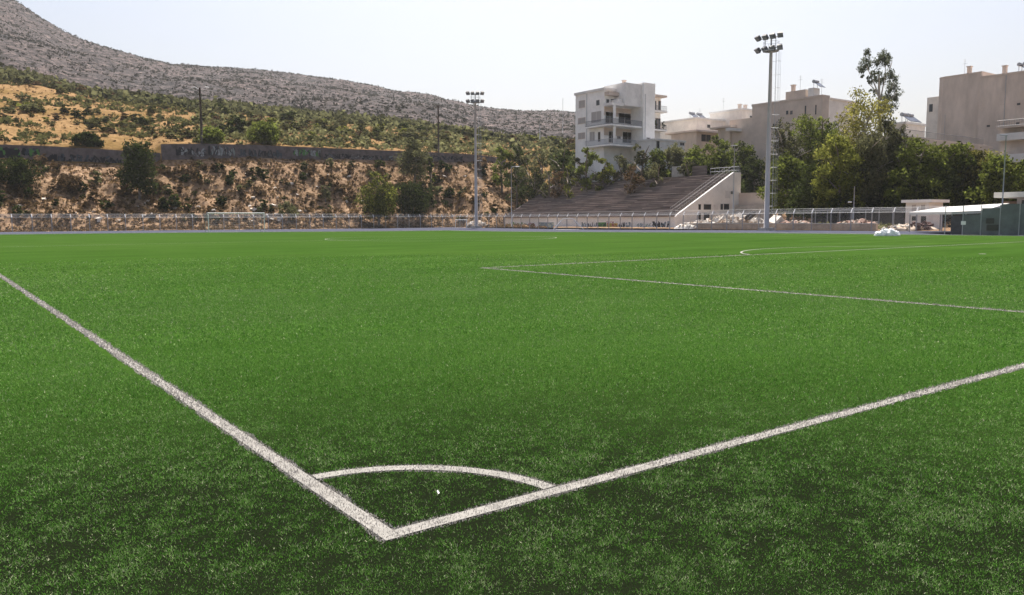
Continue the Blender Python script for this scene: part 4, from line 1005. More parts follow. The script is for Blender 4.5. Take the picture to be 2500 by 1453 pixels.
# tan wall block right of the mast, low huts
XT = 112.0; a_ = hitX(1886, 495, XT); b_ = hitX(1969, 466, XT)
T = empty('garden_wall', (XT, b_.y, a_.z-1.5), 'thick tan rendered wall block right of the near mast under the trees', 'wall'); bbox(T, Vector(T.location), XT, XT+1.2, b_.y, a_.y, a_.z-1.5, b_.z, 'wall_body', 'tanwall'); bbox(T, Vector(T.location), XT-.1, XT+1.3, b_.y-.1, a_.y+.1, b_.z, b_.z+.15, 'coping', 'cream')
a_ = hitX(1812, 520, XT); b_ = hitX(1884, 458, XT-1)
T = empty('garden_wall', (XT-1, b_.y, 0), 'weathered grey wall between the stand and the near mast', 'wall'); bbox(T, Vector(T.location), XT-1, XT-.4, b_.y, a_.y, -.2, hitX(1850, 470, XT-1).z, 'wall_body', 'tanwall'); bbox(T, Vector(T.location), XT-2.4, XT-1.01, b_.y, a_.y-.4, -.2, hitX(1850, 500, XT-2.4).z, 'lower_step', 'concrete')
# dark shed behind the fence
XH = 100.0; a_ = hitX(1985, 545, XH); b_ = hitX(2205, 512, XH)
S = empty('dark_shed', (XH, b_.y, 0), 'long low dark open shed behind the fence left of the kiosk', 'shed'); os_ = Vector(S.location)
bbox(S, os_, XH, XH+.2, b_.y, a_.y, 0, b_.z, 'back_wall', 'darkmetal'); bbox(S, os_, XH-2.5, XH+.3, b_.y, a_.y, b_.z, b_.z+.15, 'roof', 'galv')
for i in range(8): bbox(S, os_, XH-2.4, XH-2.3, b_.y+i*(a_.y-b_.y-.1)/7, b_.y+i*(a_.y-b_.y-.1)/7+.1, 0, b_.z, 'post', 'galv')
# --- kiosk
XK = 92.0; a_ = hitX(2209, 556, XK); b_ = hitX(2268, 494, XK)
K = empty('kiosk', (XK, b_.y, 0), 'small pale flat roofed kiosk with square windows behind the fence', 'building'); ok = Vector(K.location)
bbox(K, ok, XK, XK+3.3, b_.y, a_.y, -.2, b_.z, 'wall', 'greywall'); bbox(K, ok, XK-.5, XK+3.8, b_.y-.5, a_.y+.3, b_.z, b_.z+.32, 'roof_slab', 'whitewall')
for w_ in [(2226, 500, 2237, 516), (2248, 500, 2259, 518), (2226, 528, 2237, 539), (2248, 528, 2262, 545)]: window(K, ok, 'X', XK, w_, 'shutter' if w_[1] == 500 else 'glass', 'greywall')
# --- sheeted shelter with pale roof
XS = 68.5; a_ = hitX(2306, 577, XS); 
S = empty('sheeted_shelter', (XS, 0, 0), 'green sheeted shelter with thin steel posts on the track edge at the right', 'shelter'); os_ = Vector(S.location)
def shp(px, py, X=XS): return hitX(px, py, X)
p0, p1 = shp(2306, 577), shp(2640, 577); zt3 = shp(2350, 524).z
pn_ = 7
for i in range(pn_):
    ya, yb = p0.y+(p1.y-p0.y)*i/pn_, p0.y+(p1.y-p0.y)*(i+1)/pn_
    if i == 0: bbox(S, os_, XS+.9, XS+.93, yb+.05, ya-.05, .05, zt3-.1, 'dark_panel', 'darkmetal')
    else: bbox(S, os_, XS, XS+.03, yb+.05, ya-.05, .05, zt3+(0 if i < 2 else (.5 if i == 2 else .8)), 'sheet_panel', 'teal')
    q = MB(); q.bar((0, ya, 0), (0, ya, zt3+.75), .04, 0, 6); q.build('post', MT['galv'], S)
bbox(S, os_, XS+2.2, XS+2.25, p1.y, p0.y, .0, zt3-.05, 'rear_panel', 'darkmetal')
q = MB(); s0, s1 = shp(2346, 549, XS-.04), shp(2358, 540, XS-.04); q.box((-.04, s1.y, s0.z), (-.02, s0.y, s1.z)); q.build('notice', MT['whitepaint'], S)
for pr in [(2407, 533, 2427, 546), (2408, 549, 2438, 563)]:
    s0, s1 = shp(pr[0], pr[3], XS-.03), shp(pr[2], pr[1], XS-.03); bbox(S, os_, XS-.03, XS-.005, s1.y, s0.y, s0.z, s1.z, 'opening_panel', 'glass')
# pale canopy roof between kiosk and shelter
q0 = shp(2218, 524, 80); q1 = shp(2300, 525, 72); 
Cn = empty('canopy', (76, shp(2320, 520, 76).y, 0), 'wide pale sheet canopy roof between the kiosk and the green shelter', 'canopy'); oc_ = Vector(Cn.location)
A0, A1 = shp(2220, 524, 78.0), shp(2450, 519, 71.0); B0_, B1_ = shp(2300, 506, 86.0), shp(2446, 505, 80.0)
zf_ = shp(2330, 521, 74).z
q = MB(); pts = [(A0.x, A0.y, A0.z), (XS+1, p0.y-.0, zt3+.02), (XS+1, shp(2400, 520, XS+1).y, zt3+.1), (A1.x+1, A1.y, zt3+.7), (84, shp(2446, 507, 84).y, shp(2446, 508, 84).z), (84, shp(2300, 507, 84).y, shp(2300, 511, 84).z)]
n = len(pts); q.add([Vector(p)-oc_ for p in pts]+[Vector(p)-oc_+Vector((0, 0, .22)) for p in pts], [tuple(reversed(range(n))), tuple(range(n, 2*n))]+[(i, (i+1) % n, (i+1) % n+n, i+n) for i in range(n)]); q.build('roof_sheet', MT['roofwhite'], Cn)
for p in pts[:2]+pts[4:]:
    q = MB(); q.bar(Vector((p[0]+.15, p[1], 0))-oc_, Vector((p[0]+.15, p[1], p[2]))-oc_, .05, 0, 6); q.build('post', MT['galv'], Cn)
# pavilion at the right edge
XP = 74.0; a_ = hitX(2478, 576, XP); z1 = hitX(2478, 482, XP).z
Pv = empty('pavilion', (XP, a_.y, 0), 'cream pavilion with thick projecting roof slab cut by the right edge', 'building'); op = Vector(Pv.location)
e2 = hitX(2640, 500, XP).y; sl = hitX(2430, 480, XP).y
bbox(Pv, op, XP, XP+6, e2, a_.y, 0, z1, 'wall', 'tanwall'); bbox(Pv, op, XP-.3, XP+6.4, e2-.2, sl, z1, z1+.45, 'roof_slab', 'cream')
bbox(Pv, op, XP+1, XP+1.2, a_.y+.01, sl-.3, 0, z1-.3, 'side_screen', 'brick'); window(Pv, op, 'X', XP, (2494, 488, 2520, 500), 'glass', 'tanwall')

# heap of white sacks on the turf edge
b = ground(2167, 576); rs_ = random.Random(3)
root = empty('sack_heap', (b.x, b.y, 0), 'heap of crumpled white plastic sheeting lying on the turf edge', 'plastic heap', rz=-YAW); root.scale = (.85, .8, .8)
for i in range(7):
    q = MB(); N, K_ = 14, 8; vs = []; cx, cy = (i-3)*.27+rs_.uniform(-.1, .1), rs_.uniform(-.3, .3); R0 = rs_.uniform(.32, .5); hz = .42+.32*math.exp(-((i-3.3)/2.0)**2)
    for j in range(K_+1):
        for k_ in range(N):
            a = 2*math.pi*k_/N; v = math.pi/2*j/K_; rr_ = R0*math.sin(v+.02)*(1+.25*mnoise.noise((math.cos(a)*2+i*5, math.sin(a)*2, j*.6)))
            vs.append((cx+rr_*math.cos(a), cy+rr_*math.sin(a), hz*math.cos(v)*(1+.3*mnoise.noise((math.cos(a)*2, math.sin(a)*2, i+j*.5)))))
    q.add(vs, [(j*N+k_, (j+1)*N+k_, (j+1)*N+(k_+1) % N, j*N+(k_+1) % N) for j in range(K_) for k_ in range(N)]); q.build('sack', MT['plastic'], root)
# dark red bundle by the kiosk
b = hitX(2252, 562, XF+1.8); q = MB()
for i in range(60): stone(q, (rnd.gauss(0, .7), rnd.gauss(0, .4), abs(rnd.gauss(.2, .3))), rnd.uniform(.15, .4), rnd)
o = q.build('brushwood_pile', MT['redbrown']); o.location = (b.x, b.y, .1); tag(o, 'dark red brown pile of debris in front of the kiosk', 'debris pile', kind='stuff')
# paper scrap in the corner
b = ground(1070, 1211); q = MB(); q.add([(-.005, -.008, .014), (.006, -.006, .017), (.004, .010, .030), (-.004, .009, .026)], [(0, 1, 2, 3)]); o = q.build('paper_scrap', MT['whitepaint']); o.location = (b.x, b.y, 0); tag(o, 'tiny white scrap caught on the turf inside the corner arc', 'litter')

# ================================================================== vegetation
def crown_mesh(name, blobs, n, leaf, m, seed, flat=.0, droop=0.0, core=.35):
    """leaf-sized faces spread through overlapping clumps; blobs: (x,y,z,rx,ry,rz)"""
    rg = np.random.default_rng(seed); B = np.array(blobs, dtype=float); vol = B[:, 3]*B[:, 4]+B[:, 5]*B[:, 3]; pr = vol/vol.sum()
    nc = max(6, n//14); ci = rg.choice(len(B), nc, p=pr)
    d = rg.normal(size=(nc, 3)); d /= np.linalg.norm(d, axis=1)[:, None]; rad = (core+(1-core)*rg.random(nc)**.5)[:, None]
    cc_ = B[ci, :3]+d*rad*B[ci, 3:6]; ctint = rg.normal(0, .22, nc)  # clump tints spread wide to imitate lit and shaded parts of the crown
    li = rg.integers(0, nc, n); cs = B[ci][:, 3:6].mean(1)*.30
    e = rg.normal(size=(n, 3))*.6; P = cc_[li]+e*cs[li][:, None]; P[:, 2] -= droop*np.abs(rg.normal(size=n))*cs[li]
    t = rg.normal(size=(n, 3)); t /= np.linalg.norm(t, axis=1)[:, None]; s = np.cross(t, rg.normal(size=(n, 3))); s /= np.linalg.norm(s, axis=1)[:, None]
    if droop: t[:, 2] -= 1.0*droop; t /= np.linalg.norm(t, axis=1)[:, None]
    sz = leaf*(.6+.8*rg.random(n))[:, None]
    V = np.stack([P-t*sz, P-s*sz*.55, P+t*sz, P+s*sz*.55], 1).reshape(-1, 3)
    ti = np.clip(.45+ctint[li]+rg.normal(0, .13, n)+flat, 0, 1)
    return npmesh(name, V, 4, m, ti, link=False)
def trunk_mb(h, r, seed, limbs=4, spread=.3, split=.35):
    rs_ = random.Random(seed); mb = MB(); top = Vector((rs_.uniform(-.06, .06)*h, rs_.uniform(-.06, .06)*h, h))
    pts = [Vector((0, 0, -.3)), Vector((0, 0, h*.15)), top*.45+Vector((rs_.uniform(-.03, .03)*h, 0, 0)), top*.9]
    mb.tube(pts, [r*1.25, r, r*.7, r*.25], 7)
    for i in range(limbs):
        t = split+(.85-split)*i/max(limbs-1, 1); a = i*2.4+rs_.random(); b0 = top*t*.95; b2 = b0+Vector((math.cos(a)*spread*h, math.sin(a)*spread*h, h*.22))
        mb.tube([b0, (b0+b2)/2+Vector((0, 0, .04*h)), b2], [r*.45, r*.3, r*.1], 5)
    return mb
def rblobs(seed, n, w, z0, z1, top=.6, squash=.8):
    """random overlapping clumps filling a crown of half width w from z0 to z1"""
    rs_ = random.Random(seed); out = []
    for i in range(n):
        t = (i+.5)/n; z = z0+(z1-z0)*(.12+.80*t); prof = math.sin(math.pi*(.18+.70*t))**.8*(1-(1-top)*t)
        a = i*2.4+rs_.uniform(-.5, .5); off = w*prof*rs_.uniform(.25, .72); r = w*rs_.uniform(.30, .52)*(.6+.4*prof)
        out.append((math.cos(a)*off, math.sin(a)*off, z, r, r, r*squash*rs_.uniform(.7, 1.1)))
    return out
def tree(px, ybase, ytop, wpx, kind, label, seed, cat='tree', name=None, X=None, d=None, leaf=.22, n=2600, nb=11, crown0=.22, top=.6, droop=0, bark='bark', limbs=5, core=.35, P=None, group=None, trunk=True, squash=.8, wf=1.25):
    if P is None:
        if X is not None: P = hitX(px, ybase, X); P.z = H(P.x, P.y)
        elif d is not None: P = at(px, ybase, d); P.z = H(P.x, P.y)
        else: P = place(px, ybase) or at(px, ybase, 180)
    dd = P.dot(FH); h = (at(px, ytop, dd).z-P.z)*1.06; w = wpx/2*dd/F*wf
    root = empty(name or 'tree', P, label, cat, group)
    if trunk: trunk_mb(h*.85, max(.08, .018*h+.05), seed, limbs).build('trunk', MT[bark], root, True)
    me = crown_mesh('crown', rblobs(seed, nb, w, h*crown0, h, top, squash), int(n*1.7), leaf*.74, LM[kind], seed, 0, droop, core)
    o = bpy.data.objects.new('crown', me); COL.objects.link(o); o.parent = root
    return root

# ---- individual trees and bushes on the bank
tree(342, 490, 345, 98, 'dark', 'tall dark green tree on the left part of the bank reaching above the wall', 21, n=4200, leaf=.28, nb=14, crown0=.02, top=.55)
tree(925, 548, 425, 100, 'yellow', 'bright yellow green young tree standing just behind the fence', 22, n=4200, leaf=.24, nb=15, crown0=.08, top=.35, X=None, P=Vector((hitY(925, 548, YF+2).x, YF+2, .3)))
tree(1012, 462, 344, 84, 'olive', 'grey green tree on the bank just left of the far mast', 23, n=3600, leaf=.26, nb=13, crown0=.16, top=.75)
tree(1010, 528, 452, 92, 'dark', 'broad almost black bush standing in for the shadow below the grey green tree', 24, cat='bush', name='bush', n=3800, leaf=.26, nb=14, crown0=0, top=.95)  # near-black leaves stand in for the shadow cast below the tree above
tree(1052, 462, 385, 26, 'green', 'small green tree touching the right side of the grey green tree', 124, n=1200, leaf=.24, nb=8, crown0=.1)
tree(215, 358, 327, 62, 'dark', 'round dark bush alone on golden grass behind the wall at the left', 25, cat='bush', name='bush', n=1800, leaf=.3, nb=9, crown0=0, top=.8)
tree(513, 352, 318, 64, 'green', 'fresh green rounded bush right behind the wooden lamp pole', 26, cat='bush', name='bush', n=2000, leaf=.3, nb=10, crown0=0, top=.8)
tree(642, 352, 303, 76, 'green', 'large dark green bush behind the wall right of the lamp pole', 27, cat='bush', name='bush', n=2600, leaf=.3, nb=11, crown0=0, top=.8)
tree(579, 327, 291, 40, 'dark', 'compact dark bush on the golden slope between two green bushes', 28, cat='bush', name='bush', n=1400, leaf=.3, nb=8, crown0=0, top=.8)
tree(402, 516, 486, 38, 'dark', 'round dark green bush low on the bank near the fence', 29, cat='bush', name='bush', n=1200, leaf=.2, nb=8, crown0=0)
tree(35, 452, 395, 110, 'dark', 'wide dark bush mass under the wall at the left edge', 30, cat='bush', name='bush', n=2600, leaf=.26, nb=12, crown0=0, top=.9)
tree(170, 470, 430, 80, 'dry', 'brown dry bush mass on the bank under the left wall', 31, cat='bush', name='bush', n=1800, leaf=.24, nb=10, crown0=0)
tree(705, 535, 492, 50, 'olive', 'grey green low bush on the bank near the fence', 32, cat='bush', name='bush', n=1200, leaf=.2, nb=8, crown0=0)
tree(795, 495, 452, 30, 'olive', 'small grey green bush on the bank left of the yellow green tree', 33, cat='bush', name='bush', n=800, leaf=.2, nb=7, crown0=0)
tree(1310, 462, 425, 34, 'yellow', 'small yellow green shrub above the left edge of the stand', 34, cat='bush', name='bush', n=900, leaf=.24, nb=7, crown0=0)

# ---- bushes shared by meshes
def bushkit(kind, nm, leaf=.22, n=420, seeds=(1, 2, 3)):
    out = []
    for s in seeds:
        me = crown_mesh(nm, rblobs(100+s, 7, .55, 0, 1.0, .85, .75), n, leaf, LM[kind], 200+s, 0, 0, .45); out.append(me)
    return out
KIT = dict(dry=bushkit('dry', 'dry_bush', .10, 300), green=bushkit('scrub', 'green_bush', .10, 420), dark=bushkit('dark', 'dark_bush', .10, 420), olive=bushkit('olive', 'olive_bush', .10, 420), straw=bushkit('drylight', 'straw_tuft', .08, 240), yellow=bushkit('yellow', 'yellow_bush', .10, 380))
BANKL = [(20, 'at the far left end of the wall'), (120, 'below the left graffiti stretch'), (215, 'below the round dark bush on the wall'), (290, 'left of the tall dark bank tree'), (375, 'right of the tall dark bank tree'), (440, 'where the wall steps forward'), (494, 'below the wooden lamp pole'), (560, 'above the football goal'), (630, 'above the right goal post'), (705, 'near the low grey green bush'), (780, 'near the small grey green bush'), (860, 'left of the yellow green tree'), (925, 'around the yellow green tree'), (1000, 'around the black shadow bush'), (1072, 'below the crossarm pole'), (1130, 'left of the far floodlight mast'), (1195, 'right of the far floodlight mast'), (1250, 'behind the slim street lamp'), (1320, 'beside the left edge of the stand')]
HILLL = [(10, 'at the left edge of the view'), (70, 'above the leftmost graffiti'), (140, 'left of the round dark bush'), (215, 'straight above the round dark bush'), (290, 'right of the round dark bush'), (350, 'above the tall dark bank tree'), (425, 'left of the lamp pole'), (494, 'around the wooden lamp pole'), (545, 'right of the lamp pole'), (600, 'around the compact dark bush'), (660, 'around the large bush behind the wall'), (730, 'above the white tags on the wall'), (800, 'above the middle of the wall'), (870, 'left of the yellow green tree'), (940, 'straight above the yellow green tree'), (1010, 'above the grey green bank tree'), (1071, 'around the crossarm pole'), (1130, 'left of the far floodlight mast'), (1200, 'right of the far floodlight mast'), (1262, 'around the dark round tree'), (1330, 'left of the white apartment block'), (1390, 'against the white apartment block')]
def near(tab, px): return min(tab, key=lambda t: abs(t[0]-px))[1]
def bush(px, py, wpx, hpx, kit, name, label, group, cat='bush'):
    P = place(px, py)
    if P is None: return
    s = P.dot(FH)/F; me = rnd.choice(KIT[kit]); o = bpy.data.objects.new(name, me); COL.objects.link(o)
    o.location = P-Vector((0, 0, .05)); o.rotation_euler = (0, 0, rnd.uniform(0, 6.28)); o.scale = (wpx*s, wpx*s, hpx*s)
    tag(o, label, cat, group)
# bank: dark dry bushes, denser at left
placed = 0
while placed < 290:
    px = rnd.uniform(-20, 1330); ymax = 548; ymin = 398 if px < 1200 else 398+(px-1200)*.55
    py = rnd.uniform(ymin+8, ymax)
    s = rnd.uniform(12, 30)*(1 if rnd.random() < .8 else 1.7); kit = rnd.choices(['dry', 'dark', 'olive', 'straw'], [6, 4, 1.6, 1.8])[0]
    u_ = (548-py)/(548-ymin); tier = 'high on the bank' if u_ > .66 else ('halfway up the bank' if u_ > .33 else 'low on the bank')
    lab = ('big ' if s > 25 else ('small ' if s < 14 else ''))+{'dry': 'brown dry shrub ', 'dark': 'dark green shrub ', 'olive': 'grey green shrub ', 'straw': 'pale straw tuft '}[kit]+tier+', '+near(BANKL, px)
    bush(px, py, s, s*rnd.uniform(.5, .95), kit, kit+('_tuft' if kit == 'straw' else '_shrub'), lab, {'dry': 'dry shrubs on the bank', 'dark': 'dark shrubs on the bank', 'olive': 'grey green shrubs on the bank', 'straw': 'straw tufts on the bank'}[kit], 'tuft' if kit == 'straw' else 'shrub'); placed += 1
# upper hillside: green scrub in bands over golden grass
def band(px):
    r = rnd.random()
    if px < 520:
        if r < .5: return 262+px*.13+rnd.gauss(0, 11)+(14 if px > 120 else 0)
        if r < .86: return np.interp(px, [0, 150, 300, 450, 520], [190, 205, 236, 256, 268])+abs(rnd.gauss(0, 10))
        return rnd.uniform(240, 345)
    return np.interp(px, [520, 800, 1100, 1400], [300, 318, 335, 352])+rnd.gauss(0, 1)*np.interp(px, [520, 1400], [20, 10])
placed = 0; tr = 0
while placed < 290 and tr < 4000:
    tr += 1; px = rnd.uniform(-20, 1420); py = band(px)
    lo = np.interp(px, [0, 200, 400, 600, 1000, 1200, 1400], [178, 222, 248, 270, 304, 330, 348]); hi = np.interp(px, [0, 390, 391, 960, 1230, 1400], [348, 365, 348, 362, 378, 385])
    if not lo+3 < py < hi: continue
    kit = rnd.choices(['green', 'dark', 'olive', 'dry', 'yellow'], [5, 2, 3, 1, 1.6 if px > 600 else .4])[0]; s = rnd.uniform(14, 40)
    u_ = (hi-py)/(hi-lo); tier = 'high on the golden slope' if u_ > .66 else ('midway up the golden slope' if u_ > .33 else 'low on the golden slope')
    lab = ('big ' if s > 33 else ('small ' if s < 20 else ''))+{'green': 'green shrub ', 'dark': 'dark green shrub ', 'olive': 'grey green shrub ', 'dry': 'brown dry shrub ', 'yellow': 'yellow green shrub '}[kit]+tier+', '+near(HILLL, px)
    bush(px, py, s, s*rnd.uniform(.35, .62), kit, kit+'_shrub', lab, kit+' shrubs on the upper hillside', 'shrub'); placed += 1

# low scrub ground cover joined as stuff
def scatter(name, label, n, sampler, size, m, seed, leaves=10):
    rg = np.random.default_rng(seed); rs_ = random.Random(seed); C = []; S_ = []
    t = 0
    while len(C) < n and t < n*6:
        t += 1; q = sampler(rs_)
        if q is None: continue
        C.append(q); S_.append(size(rs_, q))
    C = np.array(C); S_ = np.array(S_); N = len(C); k_ = leaves
    ci = np.repeat(np.arange(N), k_); e = rg.normal(size=(N*k_, 3))*.42; e[:, 2] = np.abs(e[:, 2])*.8
    P = C[ci]+e*S_[ci][:, None]; t_ = rg.normal(size=(N*k_, 3)); t_ /= np.linalg.norm(t_, axis=1)[:, None]; s_ = np.cross(t_, rg.normal(size=(N*k_, 3))); s_ /= np.linalg.norm(s_, axis=1)[:, None]
    sz = (S_[ci]*(.25+.3*rg.random(N*k_)))[:, None]
    V = np.stack([P-t_*sz, P-s_*sz*.8, P+t_*sz, P+s_*sz*.8], 1).reshape(-1, 3); ti = np.clip(.45+np.repeat(rg.normal(0, .2, N), k_)+rg.normal(0, .1, N*k_), 0, 1)
    o = npmesh(name, V, 4, m, ti); tag(o, label, 'undergrowth', kind='stuff')
def polar(rs_, a0, a1, fr):
    th = rs_.uniform(theta_px(a0), theta_px(a1)); r = fr(rs_, th); x, y = r*math.sin(th), r*math.cos(th); return x, y, H(x, y)
scatter('bank_undergrowth', 'dry brown undergrowth covering the earth bank', 2500, lambda q: polar(q, -150, 1340, lambda q, th: rf(th)+1+(k2(th)-rf(th)-1.5)*q.random()), lambda q, c_: q.uniform(.18, .75), LM['dry'], 41, 9)
scatter('bank_straw', 'pale straw undergrowth covering the earth bank', 4200, lambda q: polar(q, -150, 1340, lambda q, th: rf(th)+1+(k2(th)-rf(th)-1.5)*q.random()**1.2), lambda q, c_: q.uniform(.15, .5), LM['drylight'], 42, 7)
def hs(q):
    x, y, z = polar(q, -150, 1420, lambda q, th: k3(th)+1+(k4(th)+26-k3(th))*q.random())
    if mnoise.noise((x*.035, y*.06, 8)) < .02: return None
    return x, y, z
scatter('hillside_scrub', 'green scrub covering the hillside above the wall', 2200, hs, lambda q, c_: q.uniform(.35, 1.3), LM['scrub'], 43, 9)
scatter('hillside_grass', 'golden dry grass tussocks on the hillside above the wall', 3500, lambda q: polar(q, -150, 1420, lambda q, th: k3(th)+1+(k4(th)+20-k3(th))*q.random()), lambda q, c_: q.uniform(.2, .55), LM['drylight'], 44, 7)
scatter('mountain_scrub', 'grey low scrub dotted over the rocky mountain', 19000, lambda q: polar(q, -200, 1700, lambda q, th: k4(th)+30+(k5(th)*0+float(np.interp(th, CUR[4][0], CUR[4][1]))-k4(th)-28)*q.random()**.8), lambda q, c_: q.uniform(.5, 1.5), LM['greyscrub'], 45, 7)
scatter('hill_foot_scrub', 'green and bronze scrub along the foot of the mountain', 2600, lambda q: polar(q, -200, 1450, lambda q, th: k4(th)-12+42*q.random()), lambda q, c_: q.uniform(.8, 2.2), LM['olive'], 46, 9)
scatter('slope_undergrowth', 'dense undergrowth below the trees behind the stand and at the right', 5200, lambda q: polar(q, 1345, 2650, lambda q, th: k2(th)+1.5+(k3(th)+25-k2(th))*q.random()), lambda q, c_: q.uniform(.5, 1.5), LM['dark'], 47, 10)
scatter('weeds', 'dry weeds along the foot of the fence', 1300, lambda q: polar(q, -100, 1240, lambda q, th: rf(th)+.5+1.6*q.random()), lambda q, c_: q.uniform(.12, .35), LM['drylight'], 48, 8)
scatter('grey_weeds', 'grey green weeds on the rubble ground behind the right hand fence', 900, lambda q: polar(q, 1880, 2200, lambda q, th: rf(th)+3+22*q.random()), lambda q, c_: q.uniform(.2, .7), LM['olive'], 49, 9)

scatter('hillside_olive_scrub', 'olive scrub covering the right part of the hillside above the wall', 1900, lambda q: polar(q, 470, 1420, lambda q, th: k3(th)+1+(k4(th)+10-k3(th))*q.random()), lambda q, c_: q.uniform(.4, 1.4), LM['olive'], 51, 9)
# pale rocks low on the bank
rs_ = random.Random(8); rockme = []
for i in range(4):
    q = MB(); stone(q, (0, 0, .1), 1.0, rs_); o = q.build('rock', MT['rock']); rockme.append(o.data); bpy.data.objects.remove(o)
for i in range(70):
    px = rs_.choice([rs_.gauss(660, 70), rs_.uniform(0, 1230), rs_.uniform(0, 500)]); py = rs_.uniform(492, 545) if i % 3 else rs_.uniform(420, 540)
    P = place(px, py)
    if P is None: continue
    o = bpy.data.objects.new('rock', rs_.choice(rockme)); COL.objects.link(o); o.location = P; s = rs_.uniform(.25, .8); o.scale = (s*1.4, s, s*.7); o.rotation_euler = (rs_.uniform(-.3, .3), 0, rs_.uniform(0, 6)); tag(o, ('big ' if s > .6 else ('small ' if s < .4 else ''))+'pale rock '+('low on the bank, ' if py > 500 else 'higher on the bank, ')+near(BANKL, px), 'rock', 'pale rocks on the bank')

# ---- row of trees behind the stand
row = [(1225, 392, 350, 46, 'green', 'green bushy tree at the right end of the retaining wall'), (1292, 410, 372, 60, 'olive', 'low grey green tree between the dark round tree and the stand'), (1262, 392, 340, 48, 'dark', 'dark round tree left of the white apartment block above the bank'), (1322, 398, 352, 50, 'olive', 'grey green tree at the left end of the row below the mountain'),
       (1377, 396, 335, 46, 'dark', 'dark tree directly left of the white apartment block'), (1415, 420, 372, 40, 'olive', 'low grey green tree above the left corner of the stand'),
       (1436, 405, 345, 44, 'green', 'green tree in front of the left corner of the apartment block'), (1478, 415, 372, 44, 'yellow', 'low yellow green tree below the apartment block'),
       (1520, 420, 368, 50, 'olive', 'grey tree below the middle of the apartment block'), (1562, 412, 335, 52, 'olive', 'tall loose grey green tree in front of the stair tower'),
       (1606, 415, 362, 54, 'green', 'green tree below the low grey house'), (1650, 410, 345, 58, 'olive', 'broad olive toned tree right of the low grey house'),
       (1700, 410, 352, 60, 'green', 'broad green tree below the cream house'), (1755, 415, 325, 66, 'green', 'rounded bright topped tree in front of the terrace slabs'),
       (1812, 430, 340, 56, 'green', 'green tree between the stand landing and the near mast'), (1842, 462, 372, 60, 'dark', 'dark tree directly left of the near mast')]
for i, (px, yb, yt, w, kd, lab) in enumerate(row):
    tree(px, yb, yt+10, w*1.1, kd, lab, 60+i, wf=1.35, d=150+3*(i % 3)+max(0, (1500-px)*.12), n=2200, leaf=.26, nb=10, crown0=.05, top=.8)
for i, (px, yb, yt, w, kd, lab) in enumerate([(1262, 440, 402, 60, 'dark', 'dark bush above the right end of the bank'), (1305, 446, 412, 64, 'dark', 'dark wide bush above the slope left of the stand'), (1365, 446, 418, 54, 'dry', 'brown bush just above the left corner of the stand'), (1345, 432, 398, 60, 'olive', 'grey brown bush above the left edge of the stand'), (1390, 425, 396, 46, 'yellow', 'yellowish bush beside the pale parapet above the stand'), (1545, 428, 398, 60, 'dry', 'brown bush above the middle of the stand'), (1600, 424, 394, 56, 'olive', 'grey green bush above the middle right of the stand'), (1680, 420, 388, 56, 'olive', 'grey green bush above the right part of the stand'), (1735, 418, 378, 52, 'green', 'green bush next to the landing rail of the stand')]):
    tree(px, yb, yt, w, kd, lab, 80+i, cat='bush', name='bush', d=145+max(0, (1500-px)*.12), n=1300, leaf=.24, nb=8, crown0=0, top=.85)

# ---- tree mass at the right
big = [(1905, 500, 300, 70, 'olive', 'loose grey tree with bare limbs right behind the near mast', 130, 0), (1925, 505, 385, 90, 'green', 'light green tree right of the near mast above the tan wall', 118, 0),
       (1968, 470, 290, 90, 'green', 'feathery green tree in front of the tan block', 135, 0), (2015, 480, 282, 80, 'green', 'leafy tree in front of the right end of the tan block', 132, 0),
       (1985, 520, 410, 110, 'dark', 'dark tree over the long dark shed', 112, 0), (2050, 505, 340, 90, 'yellow', 'bright yellow green tree in the middle of the right hand trees', 108, 0),
       (2103, 495, 240, 132, 'bronze', 'tall broad bronze green tree below the tall thin eucalyptus', 116, .5), (2170, 505, 285, 80, 'olive', 'drooping grey green tree right of the bronze green tree', 108, .9),
       (2118, 510, 330, 90, 'olive', 'drooping olive tree hanging in front of the bronze green tree', 107, 1.0), (2235, 510, 350, 110, 'green', 'broad green tree in front of the railed terrace', 104, 0),
       (2290, 505, 365, 100, 'green', 'green tree below the railed terrace', 105, 0), (2340, 500, 352, 80, 'green', 'bright green topped tree right of the railed terrace', 104, 0),
       (2385, 510, 378, 90, 'bronze', 'olive brown tree above the green shelter', 103, 0), (2440, 500, 390, 110, 'green', 'spreading green tree below the balcony block', 98, 0), (2505, 500, 400, 90, 'green', 'green tree at the right edge below the balcony block', 100, 0),
       (2195, 500, 318, 80, 'olive', 'loose olive tree standing left of the railed terrace', 107, .6), (2160, 512, 420, 110, 'dark', 'dark low tree added as shade under the drooping olive tree', 109, 0), (2345, 515, 415, 100, 'dark', 'dark low tree added as shade behind the kiosk roof end', 106, 0),  # very dark low crowns from here on are added as shade under the trees
       (2210, 520, 430, 110, 'dark', 'dark low tree added as shade left of the kiosk', 106, 0), (2300, 520, 430, 120, 'dark', 'dark low tree added as shade directly behind the kiosk', 104, 0), (2060, 525, 440, 120, 'dark', 'dark low tree added as shade behind the shed roof', 110, 0),
       (2400, 520, 440, 110, 'dark', 'dark low tree added as shade behind the pale canopy', 102, 0), (2475, 525, 445, 90, 'dark', 'dark low tree added as shade behind the pavilion', 100, 0)]
for i, (px, yb, yt, w, kd, lab, dd_, dr) in enumerate(big):
    tree(px, yb, yt, w*1.12, kd, lab, 300+i, wf=1.4, d=dd_, n=5200 if w > 80 else 3600, leaf=.25, nb=18, crown0=.08 if kd != 'bronze' else .25, top=.95 if kd == 'bronze' else .8, droop=dr, bark='palebark' if kd in ('olive', 'bronze') else 'bark')
